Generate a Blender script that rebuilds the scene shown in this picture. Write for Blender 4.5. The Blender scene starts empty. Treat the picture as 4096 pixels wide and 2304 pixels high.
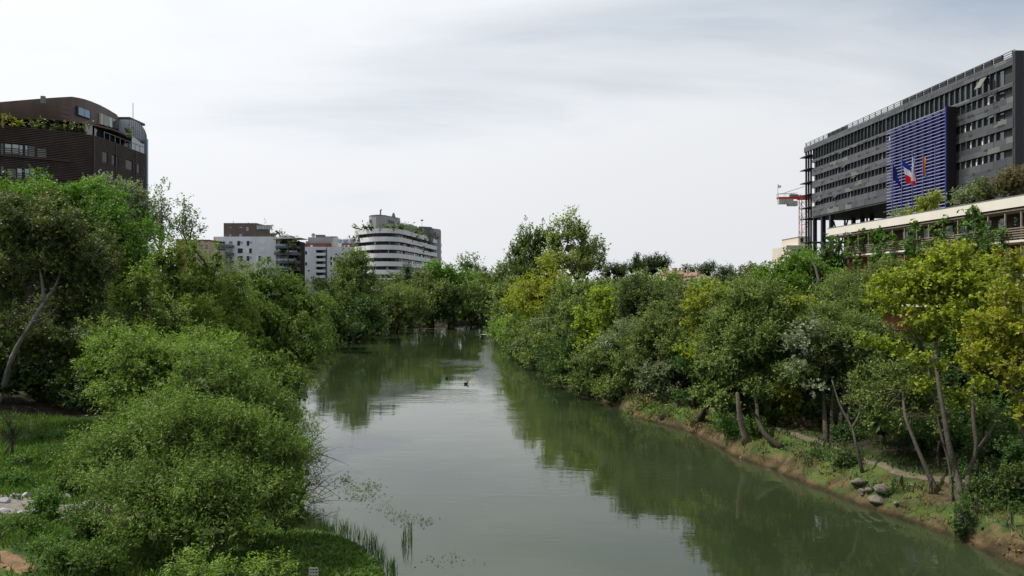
import bpy, math, random
import numpy as np
from mathutils import Vector, Matrix
SC = bpy.context.scene
COL = SC.collection
R_ = math.radians
FPX = 788.4            # focal length in pixels of a 1024 px wide picture
EYE = 9.0              # eye height above the river

# ------------------------------------------------------------------ camera
cam = bpy.data.cameras.new('camera')
cam.sensor_width = 36.0
cam.lens = FPX / 1024 * 36.0
cam.clip_start = 0.5
cam.clip_end = 9000
camo = bpy.data.objects.new('camera', cam)
COL.objects.link(camo)
camo.location = (0, 0, EYE)
camo.rotation_euler = (R_(90), 0, 0)
SC.camera = camo

# ------------------------------------------------------------------ light
SUN_AZ, SUN_EL = R_(-68), R_(56)     # to the left of the view, a little ahead
SUN_DIR = Vector((math.sin(SUN_AZ) * math.cos(SUN_EL), math.cos(SUN_AZ) * math.cos(SUN_EL), math.sin(SUN_EL)))
sl = bpy.data.lights.new('sun', 'SUN')
sl.energy = 4.9
sl.angle = R_(1.2)
sl.color = (1.0, 0.93, 0.80)
slo = bpy.data.objects.new('sun', sl)
COL.objects.link(slo)
slo.rotation_euler = (-SUN_DIR).to_track_quat('-Z', 'Y').to_euler()

W = bpy.data.worlds.new('World')
SC.world = W
W.use_nodes = True
nt = W.node_tree
nt.nodes.clear()
def N(t, kind, **kw):
    n = t.nodes.new(kind)
    for k, v in kw.items():
        setattr(n, k, v)
    return n
def math_node(t, op, a, b=None, c=None):
    n = N(t, 'ShaderNodeMath', operation=op)
    for i, x in enumerate((a, b, c)):
        if x is None: continue
        if isinstance(x, (int, float)): n.inputs[i].default_value = x
        else: t.links.new(x, n.inputs[i])
    return n.outputs[0]
def mixrgb(t, fac, a, b, mode='MIX'):
    n = N(t, 'ShaderNodeMix', data_type='RGBA', blend_type=mode)
    for i, x in ((0, fac), (6, a), (7, b)):
        if isinstance(x, (int, float)): n.inputs[i].default_value = x
        elif isinstance(x, (tuple, list)): n.inputs[i].default_value = tuple(x)[:3] + (1,)
        else: t.links.new(x, n.inputs[i])
    return n.outputs[2]
def ramp(t, x, p0, p1, v0=0.0, v1=1.0, smooth=True):
    n = N(t, 'ShaderNodeMapRange', interpolation_type='SMOOTHSTEP' if smooth else 'LINEAR')
    t.links.new(x, n.inputs[0])
    n.inputs[1].default_value = p0; n.inputs[2].default_value = p1
    n.inputs[3].default_value = v0; n.inputs[4].default_value = v1
    return n.outputs[0]
def sky_world():
    t = nt
    L = t.links.new
    out = N(t, 'ShaderNodeOutputWorld')
    bg = N(t, 'ShaderNodeBackground')
    bg.inputs[1].default_value = 0.1
    L(bg.outputs[0], out.inputs[0])
    sky = N(t, 'ShaderNodeTexSky', sky_type='NISHITA', sun_disc=False)
    sky.sun_elevation = SUN_EL
    sky.sun_rotation = SUN_AZ
    sky.air_density = 1.0; sky.dust_density = 2.0; sky.ozone_density = 1.5
    tc = N(t, 'ShaderNodeTexCoord')
    sep = N(t, 'ShaderNodeSeparateXYZ'); L(tc.outputs['Generated'], sep.inputs[0])
    z = math_node(t, 'MAXIMUM', sep.outputs[2], 0.0)
    den = math_node(t, 'ADD', z, 0.30)
    cx = math_node(t, 'DIVIDE', sep.outputs[0], den)
    cy = math_node(t, 'DIVIDE', sep.outputs[1], den)
    comb = N(t, 'ShaderNodeCombineXYZ'); L(cx, comb.inputs[0]); L(cy, comb.inputs[1])
    # thin cirrus drawn out into fibres, and a broad milky veil
    mp = N(t, 'ShaderNodeMapping'); mp.inputs['Rotation'].default_value = (0, 0, R_(38)); mp.inputs['Scale'].default_value = (0.55, 1.5, 1)
    mp.inputs['Location'].default_value = (5.6, 0.4, 0)
    L(comb.outputs[0], mp.inputs[0])
    n1 = N(t, 'ShaderNodeTexNoise'); n1.inputs['Scale'].default_value = 1.5; n1.inputs['Detail'].default_value = 6; n1.inputs['Roughness'].default_value = 0.6; n1.inputs['Distortion'].default_value = 0.5
    L(mp.outputs[0], n1.inputs['Vector'])
    mp2 = N(t, 'ShaderNodeMapping'); mp2.inputs['Rotation'].default_value = (0, 0, R_(20)); mp2.inputs['Scale'].default_value = (0.5, 0.75, 1); mp2.inputs['Location'].default_value = (5.6, 0.4, 0)
    L(comb.outputs[0], mp2.inputs[0])
    n2 = N(t, 'ShaderNodeTexNoise'); n2.inputs['Scale'].default_value = 1.6; n2.inputs['Detail'].default_value = 3
    L(mp2.outputs[0], n2.inputs['Vector'])
    s = math_node(t, 'ADD', math_node(t, 'ADD', math_node(t, 'MULTIPLY', n1.outputs[0], 0.55), math_node(t, 'MULTIPLY', n2.outputs[0], 0.62)), 0.07)
    # clouds thicken towards the horizon where one looks through more of the layer
    hz = ramp(t, z, 0.05, 0.36, 0.32, 0.0)
    # veil is densest on the sun's side of the sky
    dn = N(t, 'ShaderNodeVectorMath', operation='DOT_PRODUCT'); L(tc.outputs['Generated'], dn.inputs[0]); dn.inputs[1].default_value = SUN_DIR
    glow = ramp(t, dn.outputs['Value'], 0.0, 1.0, 0.0, 1.0)
    cov = ramp(t, math_node(t, 'ADD', math_node(t, 'ADD', s, hz), math_node(t, 'MULTIPLY', glow, 0.30)), 0.46, 0.94, 0.12, 1.0)
    cloud = mixrgb(t, glow, (7.5, 7.65, 7.9), (9.6, 9.8, 10.1))
    low = ramp(t, z, 0.0, 0.25, 0.0, 1.0)
    cloud = mixrgb(t, low, mixrgb(t, 1.0, cloud, (0.96, 0.955, 0.965), 'MULTIPLY'), cloud)
    blue = mixrgb(t, 0.55, mixrgb(t, 1.0, sky.outputs[0], (0.62, 0.62, 0.62), 'MULTIPLY'), mixrgb(t, glow, (3.7, 4.9, 6.2), (6.8, 8.0, 9.0)))
    L(mixrgb(t, cov, blue, cloud), bg.inputs[0])
sky_world()
SC.view_settings.view_transform = 'Standard'
SC.view_settings.look = 'None'
SC.view_settings.exposure = 0.12
SC.view_settings.gamma = 1.0
SC.view_settings.use_curve_mapping = False
SC.cycles.use_denoising = True
SC.cycles.max_bounces = 6
SC.cycles.diffuse_bounces = 3
SC.cycles.glossy_bounces = 3
SC.cycles.transmission_bounces = 5
SC.cycles.transparent_max_bounces = 6
SC.cycles.caustics_reflective = False
SC.cycles.caustics_refractive = False

# ------------------------------------------------------------------ helpers
def P(u, v, Y):
    """world point seen at pixel (u, v) of the 1024x576 picture at distance Y"""
    return Vector(((u - 512) / FPX * Y, Y, EYE - (v - 288) / FPX * Y))

def mesh_obj(name, verts, faces, mat, parent=None, smooth=False, tint=None):
    me = bpy.data.meshes.new(name)
    verts = np.asarray(verts, dtype=np.float32)
    if isinstance(faces, np.ndarray):
        nf, k = faces.shape
        me.vertices.add(len(verts)); me.vertices.foreach_set('co', verts.ravel())
        me.loops.add(nf * k); me.loops.foreach_set('vertex_index', faces.astype(np.int32).ravel())
        me.polygons.add(nf); me.polygons.foreach_set('loop_start', np.arange(0, nf * k, k, dtype=np.int32))
        me.update(calc_edges=True)
    else:
        me.from_pydata([tuple(map(float, v)) for v in verts], [], faces)
    if tint is not None:
        a = me.attributes.new('tint', 'FLOAT', 'FACE')
        a.data.foreach_set('value', np.asarray(tint, dtype=np.float32))
    if mat: me.materials.append(mat)
    if smooth: me.polygons.foreach_set('use_smooth', np.ones(len(me.polygons), dtype=bool))
    o = bpy.data.objects.new(name, me)
    COL.objects.link(o)
    if parent: o.parent = parent
    return o

def tag(o, label=None, cat=None, group=None, kind=None):
    if label: o['label'] = label
    if cat: o['category'] = cat
    if group: o['group'] = group
    if kind: o['kind'] = kind
    return o

def empty(name, loc, label, cat, group=None, rz=0.0):
    o = bpy.data.objects.new(name, None)
    o.empty_display_size = 0.5
    COL.objects.link(o)
    o.location = loc
    o.rotation_euler = (0, 0, rz)
    return tag(o, label, cat, group)

class MB:
    """collects simple shapes; build() links them as ONE mesh"""
    def __init__(s): s.v = []; s.f = []
    def add(s, vs, fs):
        n = len(s.v); s.v += [tuple(v) for v in vs]; s.f += [tuple(i + n for i in f) for f in fs]
    def box(s, a, b, rz=0.0):
        x0, y0, z0 = a; x1, y1, z1 = b
        vs = [(x0,y0,z0),(x1,y0,z0),(x1,y1,z0),(x0,y1,z0),(x0,y0,z1),(x1,y0,z1),(x1,y1,z1),(x0,y1,z1)]
        if rz:
            cx, cy = (x0+x1)/2, (y0+y1)/2; c, q = math.cos(rz), math.sin(rz)
            vs = [(cx+(x-cx)*c-(y-cy)*q, cy+(x-cx)*q+(y-cy)*c, z) for x, y, z in vs]
        s.add(vs, [(0,3,2,1),(4,5,6,7),(0,1,5,4),(1,2,6,5),(2,3,7,6),(3,0,4,7)])
    def tube(s, pts, rad, n=6):
        pts = [Vector(p) for p in pts]
        base = len(s.v); up = Vector((0.13, 0.31, 0.94)).normalized()
        for i, p in enumerate(pts):
            d = (pts[min(i+1, len(pts)-1)] - pts[max(i-1, 0)]).normalized()
            a = d.cross(up)
            if a.length < 1e-3: a = d.cross(Vector((1, 0, 0)))
            a.normalize(); b = d.cross(a)
            r = rad[i] if isinstance(rad, (list, tuple)) else rad
            for k in range(n):
                t = 2*math.pi*k/n
                s.v.append(tuple(p + (a*math.cos(t) + b*math.sin(t))*r))
        for i in range(len(pts)-1):
            for k in range(n):
                q = (k+1) % n
                s.f.append((base+i*n+k, base+i*n+q, base+(i+1)*n+q, base+(i+1)*n+k))
        s.f.append(tuple(base+k for k in range(n))[::-1]); s.f.append(tuple(base+(len(pts)-1)*n+k for k in range(n)))
    def prism(s, poly, z0, z1):
        n = len(poly)
        vs = [(x, y, z0) for x, y in poly] + [(x, y, z1) for x, y in poly]
        fs = [tuple(range(n))[::-1], tuple(range(n, 2*n))] + [(i, (i+1) % n, n+(i+1) % n, n+i) for i in range(n)]
        s.add(vs, fs)
    def build(s, name, mat, parent=None, smooth=False):
        return mesh_obj(name, s.v, s.f, mat, parent, smooth)

UNIT = {}
def box_part(name, mat, parent, c, size, rot=(0, 0, 0)):
    """a part that is a box: alike pieces share one mesh and differ by scale"""
    key = mat.name
    if key not in UNIT:
        m = MB(); m.box((-.5, -.5, -.5), (.5, .5, .5))
        o = m.build('piece', mat)
        UNIT[key] = o.data
        bpy.data.objects.remove(o)
    o = bpy.data.objects.new(name, UNIT[key])
    COL.objects.link(o)
    o.parent = parent; o.location = c; o.scale = size; o.rotation_euler = rot
    return o

# ------------------------------------------------------------------ materials
def new_mat(name):
    m = bpy.data.materials.new(name); m.use_nodes = True
    t = m.node_tree; t.nodes.clear()
    out = N(t, 'ShaderNodeOutputMaterial')
    return m, t, out
def principled(t, out, rough=0.8, spec=0.3, metal=0.0):
    b = N(t, 'ShaderNodeBsdfPrincipled')
    b.inputs['Roughness'].default_value = rough
    b.inputs['Specular IOR Level'].default_value = spec
    b.inputs['Metallic'].default_value = metal
    t.links.new(b.outputs[0], out.inputs[0])
    return b
def wall_mat(name, col, rough=0.85, var=0.18, scale=0.6, spec=0.3, metal=0.0, streak=True, bump=0.0, island=0.0):
    m, t, out = new_mat(name)
    b = principled(t, out, rough, spec, metal)
    g = N(t, 'ShaderNodeNewGeometry')
    mp = N(t, 'ShaderNodeMapping'); mp.inputs['Scale'].default_value = (1, 1, 0.25 if streak else 1)
    t.links.new(g.outputs['Position'], mp.inputs[0])
    n = N(t, 'ShaderNodeTexNoise'); n.inputs['Scale'].default_value = scale; n.inputs['Detail'].default_value = 6; n.inputs['Roughness'].default_value = 0.65
    t.links.new(mp.outputs[0], n.inputs['Vector'])
    f = ramp(t, n.outputs[0], 0.3, 0.7, 1 - var, 1 + var)
    if island:
        oi = N(t, 'ShaderNodeObjectInfo')
        f = math_node(t, 'MULTIPLY', f, ramp(t, oi.outputs['Random'], 0, 1, 1 - island, 1 + island, False))
    hv = N(t, 'ShaderNodeHueSaturation'); hv.inputs['Color'].default_value = tuple(col) + (1,)
    t.links.new(f, hv.inputs['Value'])
    t.links.new(hv.outputs[0], b.inputs['Base Color'])
    if bump:
        n3 = N(t, 'ShaderNodeTexNoise'); n3.inputs['Scale'].default_value = 12; n3.inputs['Detail'].default_value = 4
        t.links.new(g.outputs['Position'], n3.inputs['Vector'])
        bp = N(t, 'ShaderNodeBump'); bp.inputs['Strength'].default_value = bump; bp.inputs['Distance'].default_value = 0.05
        t.links.new(n3.outputs[0], bp.inputs['Height']); t.links.new(bp.outputs[0], b.inputs['Normal'])
    return m
def glass_mat(name, col=(0.02, 0.028, 0.032), rough=0.06, spec=1.0, wob=0.15):
    m, t, out = new_mat(name)
    b = principled(t, out, rough, spec)
    b.inputs['Base Color'].default_value = tuple(col) + (1,)
    b.inputs['IOR'].default_value = 1.55
    g = N(t, 'ShaderNodeNewGeometry')
    n = N(t, 'ShaderNodeTexNoise'); n.inputs['Scale'].default_value = 0.9
    t.links.new(g.outputs['Position'], n.inputs['Vector'])
    bp = N(t, 'ShaderNodeBump'); bp.inputs['Strength'].default_value = wob; bp.inputs['Distance'].default_value = 0.1
    t.links.new(n.outputs[0], bp.inputs['Height']); t.links.new(bp.outputs[0], b.inputs['Normal'])
    return m
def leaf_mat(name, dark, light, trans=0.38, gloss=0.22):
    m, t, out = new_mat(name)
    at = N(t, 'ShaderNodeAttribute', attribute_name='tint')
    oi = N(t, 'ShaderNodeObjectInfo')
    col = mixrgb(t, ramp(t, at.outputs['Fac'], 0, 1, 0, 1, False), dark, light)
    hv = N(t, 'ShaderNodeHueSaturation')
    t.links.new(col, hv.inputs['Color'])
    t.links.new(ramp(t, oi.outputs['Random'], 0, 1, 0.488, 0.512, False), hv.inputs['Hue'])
    t.links.new(ramp(t, oi.outputs['Random'], 0, 1, 0.9, 1.12, False), hv.inputs['Value'])
    d = N(t, 'ShaderNodeBsdfPrincipled'); d.inputs['Roughness'].default_value = 0.58; d.inputs['Specular IOR Level'].default_value = gloss
    t.links.new(hv.outputs[0], d.inputs['Base Color'])
    tr = N(t, 'ShaderNodeBsdfTranslucent')
    t.links.new(mixrgb(t, 1.0, hv.outputs[0], (1.0, 1.2, 0.55), 'MULTIPLY'), tr.inputs[0])
    mx = N(t, 'ShaderNodeMixShader'); mx.inputs[0].default_value = trans
    t.links.new(d.outputs[0], mx.inputs[1]); t.links.new(tr.outputs[0], mx.inputs[2])
    t.links.new(mx.outputs[0], out.inputs[0])
    return m

M = {}
M['white'] = wall_mat('white_render', (0.62, 0.65, 0.68), var=0.1, scale=0.15)
M['white_clean'] = wall_mat('white_band', (0.66, 0.68, 0.70), var=0.07, scale=0.3)
M['cream'] = wall_mat('cream_fascia', (0.60, 0.575, 0.52), var=0.05, scale=0.5)
M['grey'] = wall_mat('grey_render', (0.30, 0.31, 0.32), var=0.1, scale=0.3)
M['dark_grey'] = wall_mat('dark_grey_render', (0.13, 0.13, 0.14), var=0.1, scale=0.3)
M['brown'] = wall_mat('brown_render', (0.13, 0.1, 0.085), var=0.12, scale=0.4)
M['red_brown'] = wall_mat('red_brown_render', (0.15, 0.055, 0.045), var=0.1, scale=0.4)
M['beige'] = wall_mat('beige_render', (0.50, 0.46, 0.40), var=0.08, scale=0.4)
M['pinkish'] = wall_mat('pink_beige_render', (0.42, 0.34, 0.27), var=0.12, scale=0.4)
M['terracotta'] = wall_mat('terracotta_roof', (0.21, 0.12, 0.088), var=0.25, scale=1.5, streak=False)
M['copper'] = wall_mat('weathered_brown_metal', (0.12, 0.085, 0.073), rough=0.55, var=0.18, scale=0.5)
M['slat'] = wall_mat('dark_brown_slat', (0.062, 0.044, 0.038), rough=0.6, var=0.25, scale=0.8, streak=False)
M['slat_back'] = wall_mat('dark_brown_backing', (0.014, 0.011, 0.010), rough=0.8, var=0.1)
M['zinc'] = wall_mat('zinc_sheet', (0.44, 0.50, 0.57), rough=0.42, var=0.12, scale=0.6, spec=0.5, metal=0.1)
M['black_metal'] = wall_mat('black_metal', (0.022, 0.023, 0.027), rough=0.5, var=0.15, scale=0.8)
M['panel_back'] = wall_mat('charcoal_backing', (0.03, 0.032, 0.036), rough=0.6, var=0.1)
pan = [(0.034, 0.037, 0.042), (0.044, 0.047, 0.052), (0.026, 0.028, 0.034), (0.054, 0.058, 0.060), (0.10, 0.10, 0.088)]
for i, c in enumerate(pan):
    M['panel%d' % i] = wall_mat('charcoal_panel_tone', c, rough=0.38, var=0.16, scale=0.9, spec=0.55, island=0.10)
M['blue'] = wall_mat('blue_metal', (0.012, 0.015, 0.10), rough=0.5, var=0.12, scale=1.0)
M['blue_pale'] = wall_mat('pale_blue_louvre', (0.17, 0.19, 0.34), rough=0.5, var=0.1, scale=1.0)
M['glass'] = glass_mat('dark_glass')
M['glass_dark'] = glass_mat('dull_glass', (0.012, 0.013, 0.016), rough=0.25, spec=0.25)  # darker, rougher glass with a weaker reflection
M['glass_sky'] = glass_mat('sky_glass', (0.25, 0.33, 0.36), rough=0.1, spec=1.0)
M['glass_blue'] = glass_mat('blue_tint_glass', (0.10, 0.22, 0.34), rough=0.08)
M['blind'] = wall_mat('pale_blind', (0.55, 0.6, 0.55), var=0.08)
M['frame'] = wall_mat('window_frame', (0.7, 0.72, 0.74), var=0.05)
M['timber'] = wall_mat('dark_timber_siding', (0.07, 0.05, 0.035), var=0.25, scale=1.6, streak=False, rough=0.75)
M['rail_wood'] = wall_mat('weathered_rail_wood', (0.22, 0.19, 0.15), var=0.2, scale=3, streak=False)
M['brick'] = wall_mat('orange_brick', (0.26, 0.09, 0.045), var=0.25, scale=3, streak=False)
M['crane_red'] = wall_mat('red_crane_paint', (0.5, 0.03, 0.025), rough=0.5, var=0.1)
M['crane_mast'] = wall_mat('rusty_mast_paint', (0.42, 0.17, 0.10), rough=0.6, var=0.15)
M['concrete'] = wall_mat('concrete_block', (0.36, 0.35, 0.33), var=0.12, scale=2)
M['steel'] = wall_mat('grey_steel', (0.16, 0.165, 0.17), rough=0.5, var=0.1)
def bark(name, c, sc=6.0):
    return wall_mat(name, c, rough=0.9, var=0.35, scale=sc, bump=0.8)
M['bark'] = bark('brown_bark', (0.034, 0.028, 0.02))
M['bark_pale'] = bark('pale_bark', (0.075, 0.072, 0.062))
M['bark_grey'] = bark('grey_bark', (0.05, 0.045, 0.035))
M['dead_wood'] = bark('dead_wood', (0.12, 0.10, 0.072))
M['rock'] = wall_mat('pale_rock', (0.10, 0.092, 0.075), var=0.3, scale=2.5, streak=False, bump=0.6, island=0.15)
M['white_rock'] = wall_mat('white_boulder', (0.30, 0.30, 0.31), var=0.25, scale=2.5, streak=False, bump=0.5, island=0.1)
# ------------------------------------------------------------------ ground and river
LEFT = [(6, -90), (4, -20), (1.5, 6), (-1.5, 17), (-3.2, 22.3), (-3.9, 24.8), (-4.9, 27.2), (-6.2, 28.6), (-7.9, 28.9), (-9.0, 30.5), (-9.6, 35), (-11.5, 45), (-16.5, 58),
        (-21, 70), (-24.5, 86), (-27.5, 105), (-28, 122), (-27, 140), (-25.5, 160), (-22.5, 176), (-14, 187), (-5, 194), (8, 203), (30, 222), (70, 250), (150, 290), (300, 330)]
RIGHT = [(20, -90), (18.5, -20), (17.5, 12), (16.6, 24), (16.3, 25.3), (16.1, 28), (15.5, 29.7), (14.1, 33.6), (12.8, 39.4), (11.95, 41.9), (11.1, 49.6), (8.5, 55), (7.0, 63.3), (4.9, 73), (3.2, 88),
         (1.0, 104), (-0.4, 118), (-1.6, 134), (-2.6, 147), (-1.0, 160), (6, 174), (24, 190), (66, 214), (150, 250), (300, 290)]
LA, RA = np.array(LEFT, float), np.array(RIGHT, float)
POLY = np.vstack([LA, RA[::-1]])

def seg_dist(px, py, line):
    d = np.full(px.shape, 1e9)
    for (x0, y0), (x1, y1) in zip(line[:-1], line[1:]):
        dx, dy = x1-x0, y1-y0
        t = np.clip(((px-x0)*dx + (py-y0)*dy) / (dx*dx+dy*dy), 0, 1)
        d = np.minimum(d, np.hypot(px-x0-t*dx, py-y0-t*dy))
    return d
def inside(px, py, poly):
    c = np.zeros(px.shape, bool); n = len(poly)
    for i in range(n):
        x0, y0 = poly[i]; x1, y1 = poly[(i+1) % n]
        if y0 == y1: continue
        k = ((y0 > py) != (y1 > py)) & (px < (x1-x0)*(py-y0)/(y1-y0) + x0)
        c ^= k
    return c
_rs = np.random.RandomState(5)
_W = [(_rs.uniform(0, 6.28), 2*math.pi/l, _rs.uniform(0, 6.28), a) for l, a in
      ((1.1, .035), (1.7, .05), (2.3, .06), (3.1, .08), (4.3, .10), (6.7, .13), (9.7, .16), (15, .2), (27, .25)) for _k in range(2)]
def wob(x, y, lo=0.0, hi=99.0):
    s = np.zeros_like(x)
    for a, k, p, m in _W:
        if lo <= 2*math.pi/k <= hi: s = s + m*np.sin((x*math.cos(a)+y*math.sin(a))*k+p)
    return s
def ground(x, y):
    x = np.atleast_1d(np.asarray(x, float)); y = np.atleast_1d(np.asarray(y, float))
    dl, dr = seg_dist(x, y, LA), seg_dist(x, y, RA)
    ins = inside(x, y, POLY)
    d = np.minimum(dl, dr)
    d = d + np.where(ins, 0, np.clip(d*2, 0, 1)) * wob(x, y, 0, 5) * 0.9
    d = np.maximum(d, 0)
    zl = np.interp(d, [0, .4, 1.2, 4, 9, 18, 32, 60, 150, 2000], [-.05, .12, .4, .75, 1.1, 1.8, 3.0, 4.5, 5.5, 9])
    zr = np.interp(d, [0, .25, .7, 2.0, 4, 8, 14, 24, 45, 120, 2000], [-.1, .35, .75, 1.15, 1.45, 2.0, 2.8, 3.8, 4.6, 6.5, 12])
    zi = -np.interp(d, [0, 1, 3, 8], [0.05, .35, .9, 1.8])
    w = np.clip((dl - dr)/6 + .5, 0, 1)
    z = zl*(1-w) + zr*w
    z = z + wob(x, y) * np.interp(d, [0, 1, 6], [0.05, .2, .35])
    return np.where(ins, zi, z)
def G(x, y): return float(ground(x, y)[0])

def grid_axis(spec):
    out = []
    for a, b, st in spec: out += list(np.arange(a, b, st))
    return np.array(out)
gx = grid_axis([(-6000, -1000, 900), (-1000, -200, 110), (-200, -70, 10), (-70, -32, 2.2), (-32, 30, 0.42), (30, 80, 2.4), (80, 240, 12), (240, 1000, 110), (1000, 6100, 900)])
gy = grid_axis([(-1500, -200, 250), (-200, -10, 20), (-10, 14, 4), (14, 62, 0.42), (62, 130, 1.1), (130, 250, 2.4), (250, 600, 25), (600, 1500, 130), (1500, 8400, 900)])
X, Y_ = np.meshgrid(gx, gy)
Z = ground(X.ravel(), Y_.ravel())
nx, ny = len(gx), len(gy)
idx = np.arange(nx*ny).reshape(ny, nx)
F = np.stack([idx[:-1, :-1], idx[:-1, 1:], idx[1:, 1:], idx[1:, :-1]], -1).reshape(-1, 4)

def ground_material():
    m, t, out = new_mat('bank_earth_and_grass')
    b = principled(t, out, 0.95, 0.15)
    L = t.links.new
    g = N(t, 'ShaderNodeNewGeometry')
    def noise(s, det=6, off=0):
        n = N(t, 'ShaderNodeTexNoise'); n.inputs['Scale'].default_value = s; n.inputs['Detail'].default_value = det; n.inputs['Roughness'].default_value = .62
        mp = N(t, 'ShaderNodeMapping'); mp.inputs['Location'].default_value = (off, off, 0)
        L(g.outputs['Position'], mp.inputs[0]); L(mp.outputs[0], n.inputs['Vector'])
        return n.outputs[0]
    soil = mixrgb(t, ramp(t, noise(1.1), .35, .65), (0.036, 0.028, 0.014), (0.115, 0.088, 0.044))
    soil = mixrgb(t, ramp(t, noise(7, 4, 3), .5, .72), soil, (0.05, 0.036, 0.022))
    grass = mixrgb(t, ramp(t, noise(0.8, 6, 9), .35, .65), (0.028, 0.05, 0.014), (0.07, 0.11, 0.025))
    sep = N(t, 'ShaderNodeSeparateXYZ'); L(g.outputs['Position'], sep.inputs[0])
    zz = math_node(t, 'ADD', sep.outputs[2], math_node(t, 'MULTIPLY', math_node(t, 'SUBTRACT', noise(.45, 5, 20), .5), 4.2))
    c = mixrgb(t, ramp(t, zz, 0.35, 1.0), soil, grass)
    la = N(t, 'ShaderNodeAttribute', attribute_name='litter_shade')  # leaf floor whose dark tone also paints in the shade of the trees
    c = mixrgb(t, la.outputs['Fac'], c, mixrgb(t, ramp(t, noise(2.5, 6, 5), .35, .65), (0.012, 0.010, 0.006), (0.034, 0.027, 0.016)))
    wet = ramp(t, sep.outputs[2], 0.02, 0.22, 0.0, 1.0)
    c = mixrgb(t, wet, mixrgb(t, 1.0, c, (.38, .36, .33), 'MULTIPLY'), c)
    L(c, b.inputs['Base Color'])
    bp = N(t, 'ShaderNodeBump'); bp.inputs['Strength'].default_value = .9; bp.inputs['Distance'].default_value = .12
    L(noise(5, 8, 1), bp.inputs['Height']); L(bp.outputs[0], b.inputs['Normal'])
    return m
M['ground'] = ground_material()
_g = tag(mesh_obj('ground', np.stack([X.ravel(), Y_.ravel(), Z], -1), F, M['ground'], smooth=True), kind='structure')
# fallen leaves under the trees of both banks, darkened further as painted canopy shade
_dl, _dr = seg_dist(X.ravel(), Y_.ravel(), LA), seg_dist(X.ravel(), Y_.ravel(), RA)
_litter_shade = np.where(_dr < _dl, np.clip((_dr-1.6)/2.2, 0, 1), np.clip((Y_.ravel()-43)/5, 0, 1))*(Z > .4)
_litter_shade = np.where((Y_.ravel() > 58) & (Z > .03), 1.0, _litter_shade)
_a = _g.data.attributes.new('litter_shade', 'FLOAT', 'POINT'); _a.data.foreach_set('value', _litter_shade.astype(np.float32))

def water_material():
    m, t, out = new_mat('river_water')
    L = t.links.new
    b = principled(t, out, 0.03, 0.5)
    b.inputs['IOR'].default_value = 1.5
    g = N(t, 'ShaderNodeNewGeometry')
    def noise(scale, sx, sy, det=2, rot=0, rough=.5, off=0):
        mp = N(t, 'ShaderNodeMapping'); mp.inputs['Scale'].default_value = (sx, sy, 1); mp.inputs['Rotation'].default_value = (0, 0, rot); mp.inputs['Location'].default_value = (off, off, 0)
        L(g.outputs['Position'], mp.inputs[0])
        n = N(t, 'ShaderNodeTexNoise'); n.inputs['Scale'].default_value = scale; n.inputs['Detail'].default_value = det; n.inputs['Roughness'].default_value = rough
        L(mp.outputs[0], n.inputs['Vector'])
        return n.outputs[0]
    c = mixrgb(t, ramp(t, noise(.12, 1, .5, 3), .35, .65), (0.017, 0.026, 0.011), (0.025, 0.036, 0.016))
    L(c, b.inputs['Base Color'])
    # patches ruffled by the wind and calm ones
    ruf = ramp(t, noise(.055, .8, 1, 3, 0.3, .6, 11), .46, .64, 0.12, 1.0)
    # a lane of wind rippled water down the axis of the upper reach
    sp = N(t, 'ShaderNodeSeparateXYZ'); L(g.outputs['Position'], sp.inputs[0])
    ax = math_node(t, 'ADD', math_node(t, 'ADD', sp.outputs[0], math_node(t, 'MULTIPLY', sp.outputs[1], .0275)), math_node(t, 'MULTIPLY', math_node(t, 'SUBTRACT', noise(.2, 1, .4, 2, 0, .5, 30), .5), 3.0))
    lane = math_node(t, 'MULTIPLY', ramp(t, math_node(t, 'ABSOLUTE', ax), .2, 1.7, 1.0, 0.0), math_node(t, 'MULTIPLY', ramp(t, sp.outputs[1], 66, 84), ramp(t, sp.outputs[1], 170, 145)))
    ruf = math_node(t, 'MAXIMUM', ruf, math_node(t, 'MULTIPLY', lane, 4.5))
    w1 = noise(1.35, .55, 1.25, 3, .12, .55)
    w2 = noise(5.2, .5, 1.3, 2, -.1, .5, 4)
    w3 = noise(.3, .8, 1.1, 2, .3, .5, 8)
    h = math_node(t, 'ADD', math_node(t, 'MULTIPLY', math_node(t, 'ADD', math_node(t, 'MULTIPLY', w1, .026), math_node(t, 'MULTIPLY', w2, .0045)), ruf), math_node(t, 'MULTIPLY', w3, .011))
    bp = N(t, 'ShaderNodeBump'); bp.inputs['Strength'].default_value = 1.0; bp.inputs['Distance'].default_value = 1.0
    L(h, bp.inputs['Height']); L(bp.outputs[0], b.inputs['Normal'])
    return m
M['water'] = water_material()
tag(mesh_obj('river', [(-40, -90, 0), (320, -90, 0), (320, 360, 0), (-40, 360, 0)], [(0, 1, 2, 3)], M['water']), kind='structure')

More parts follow.
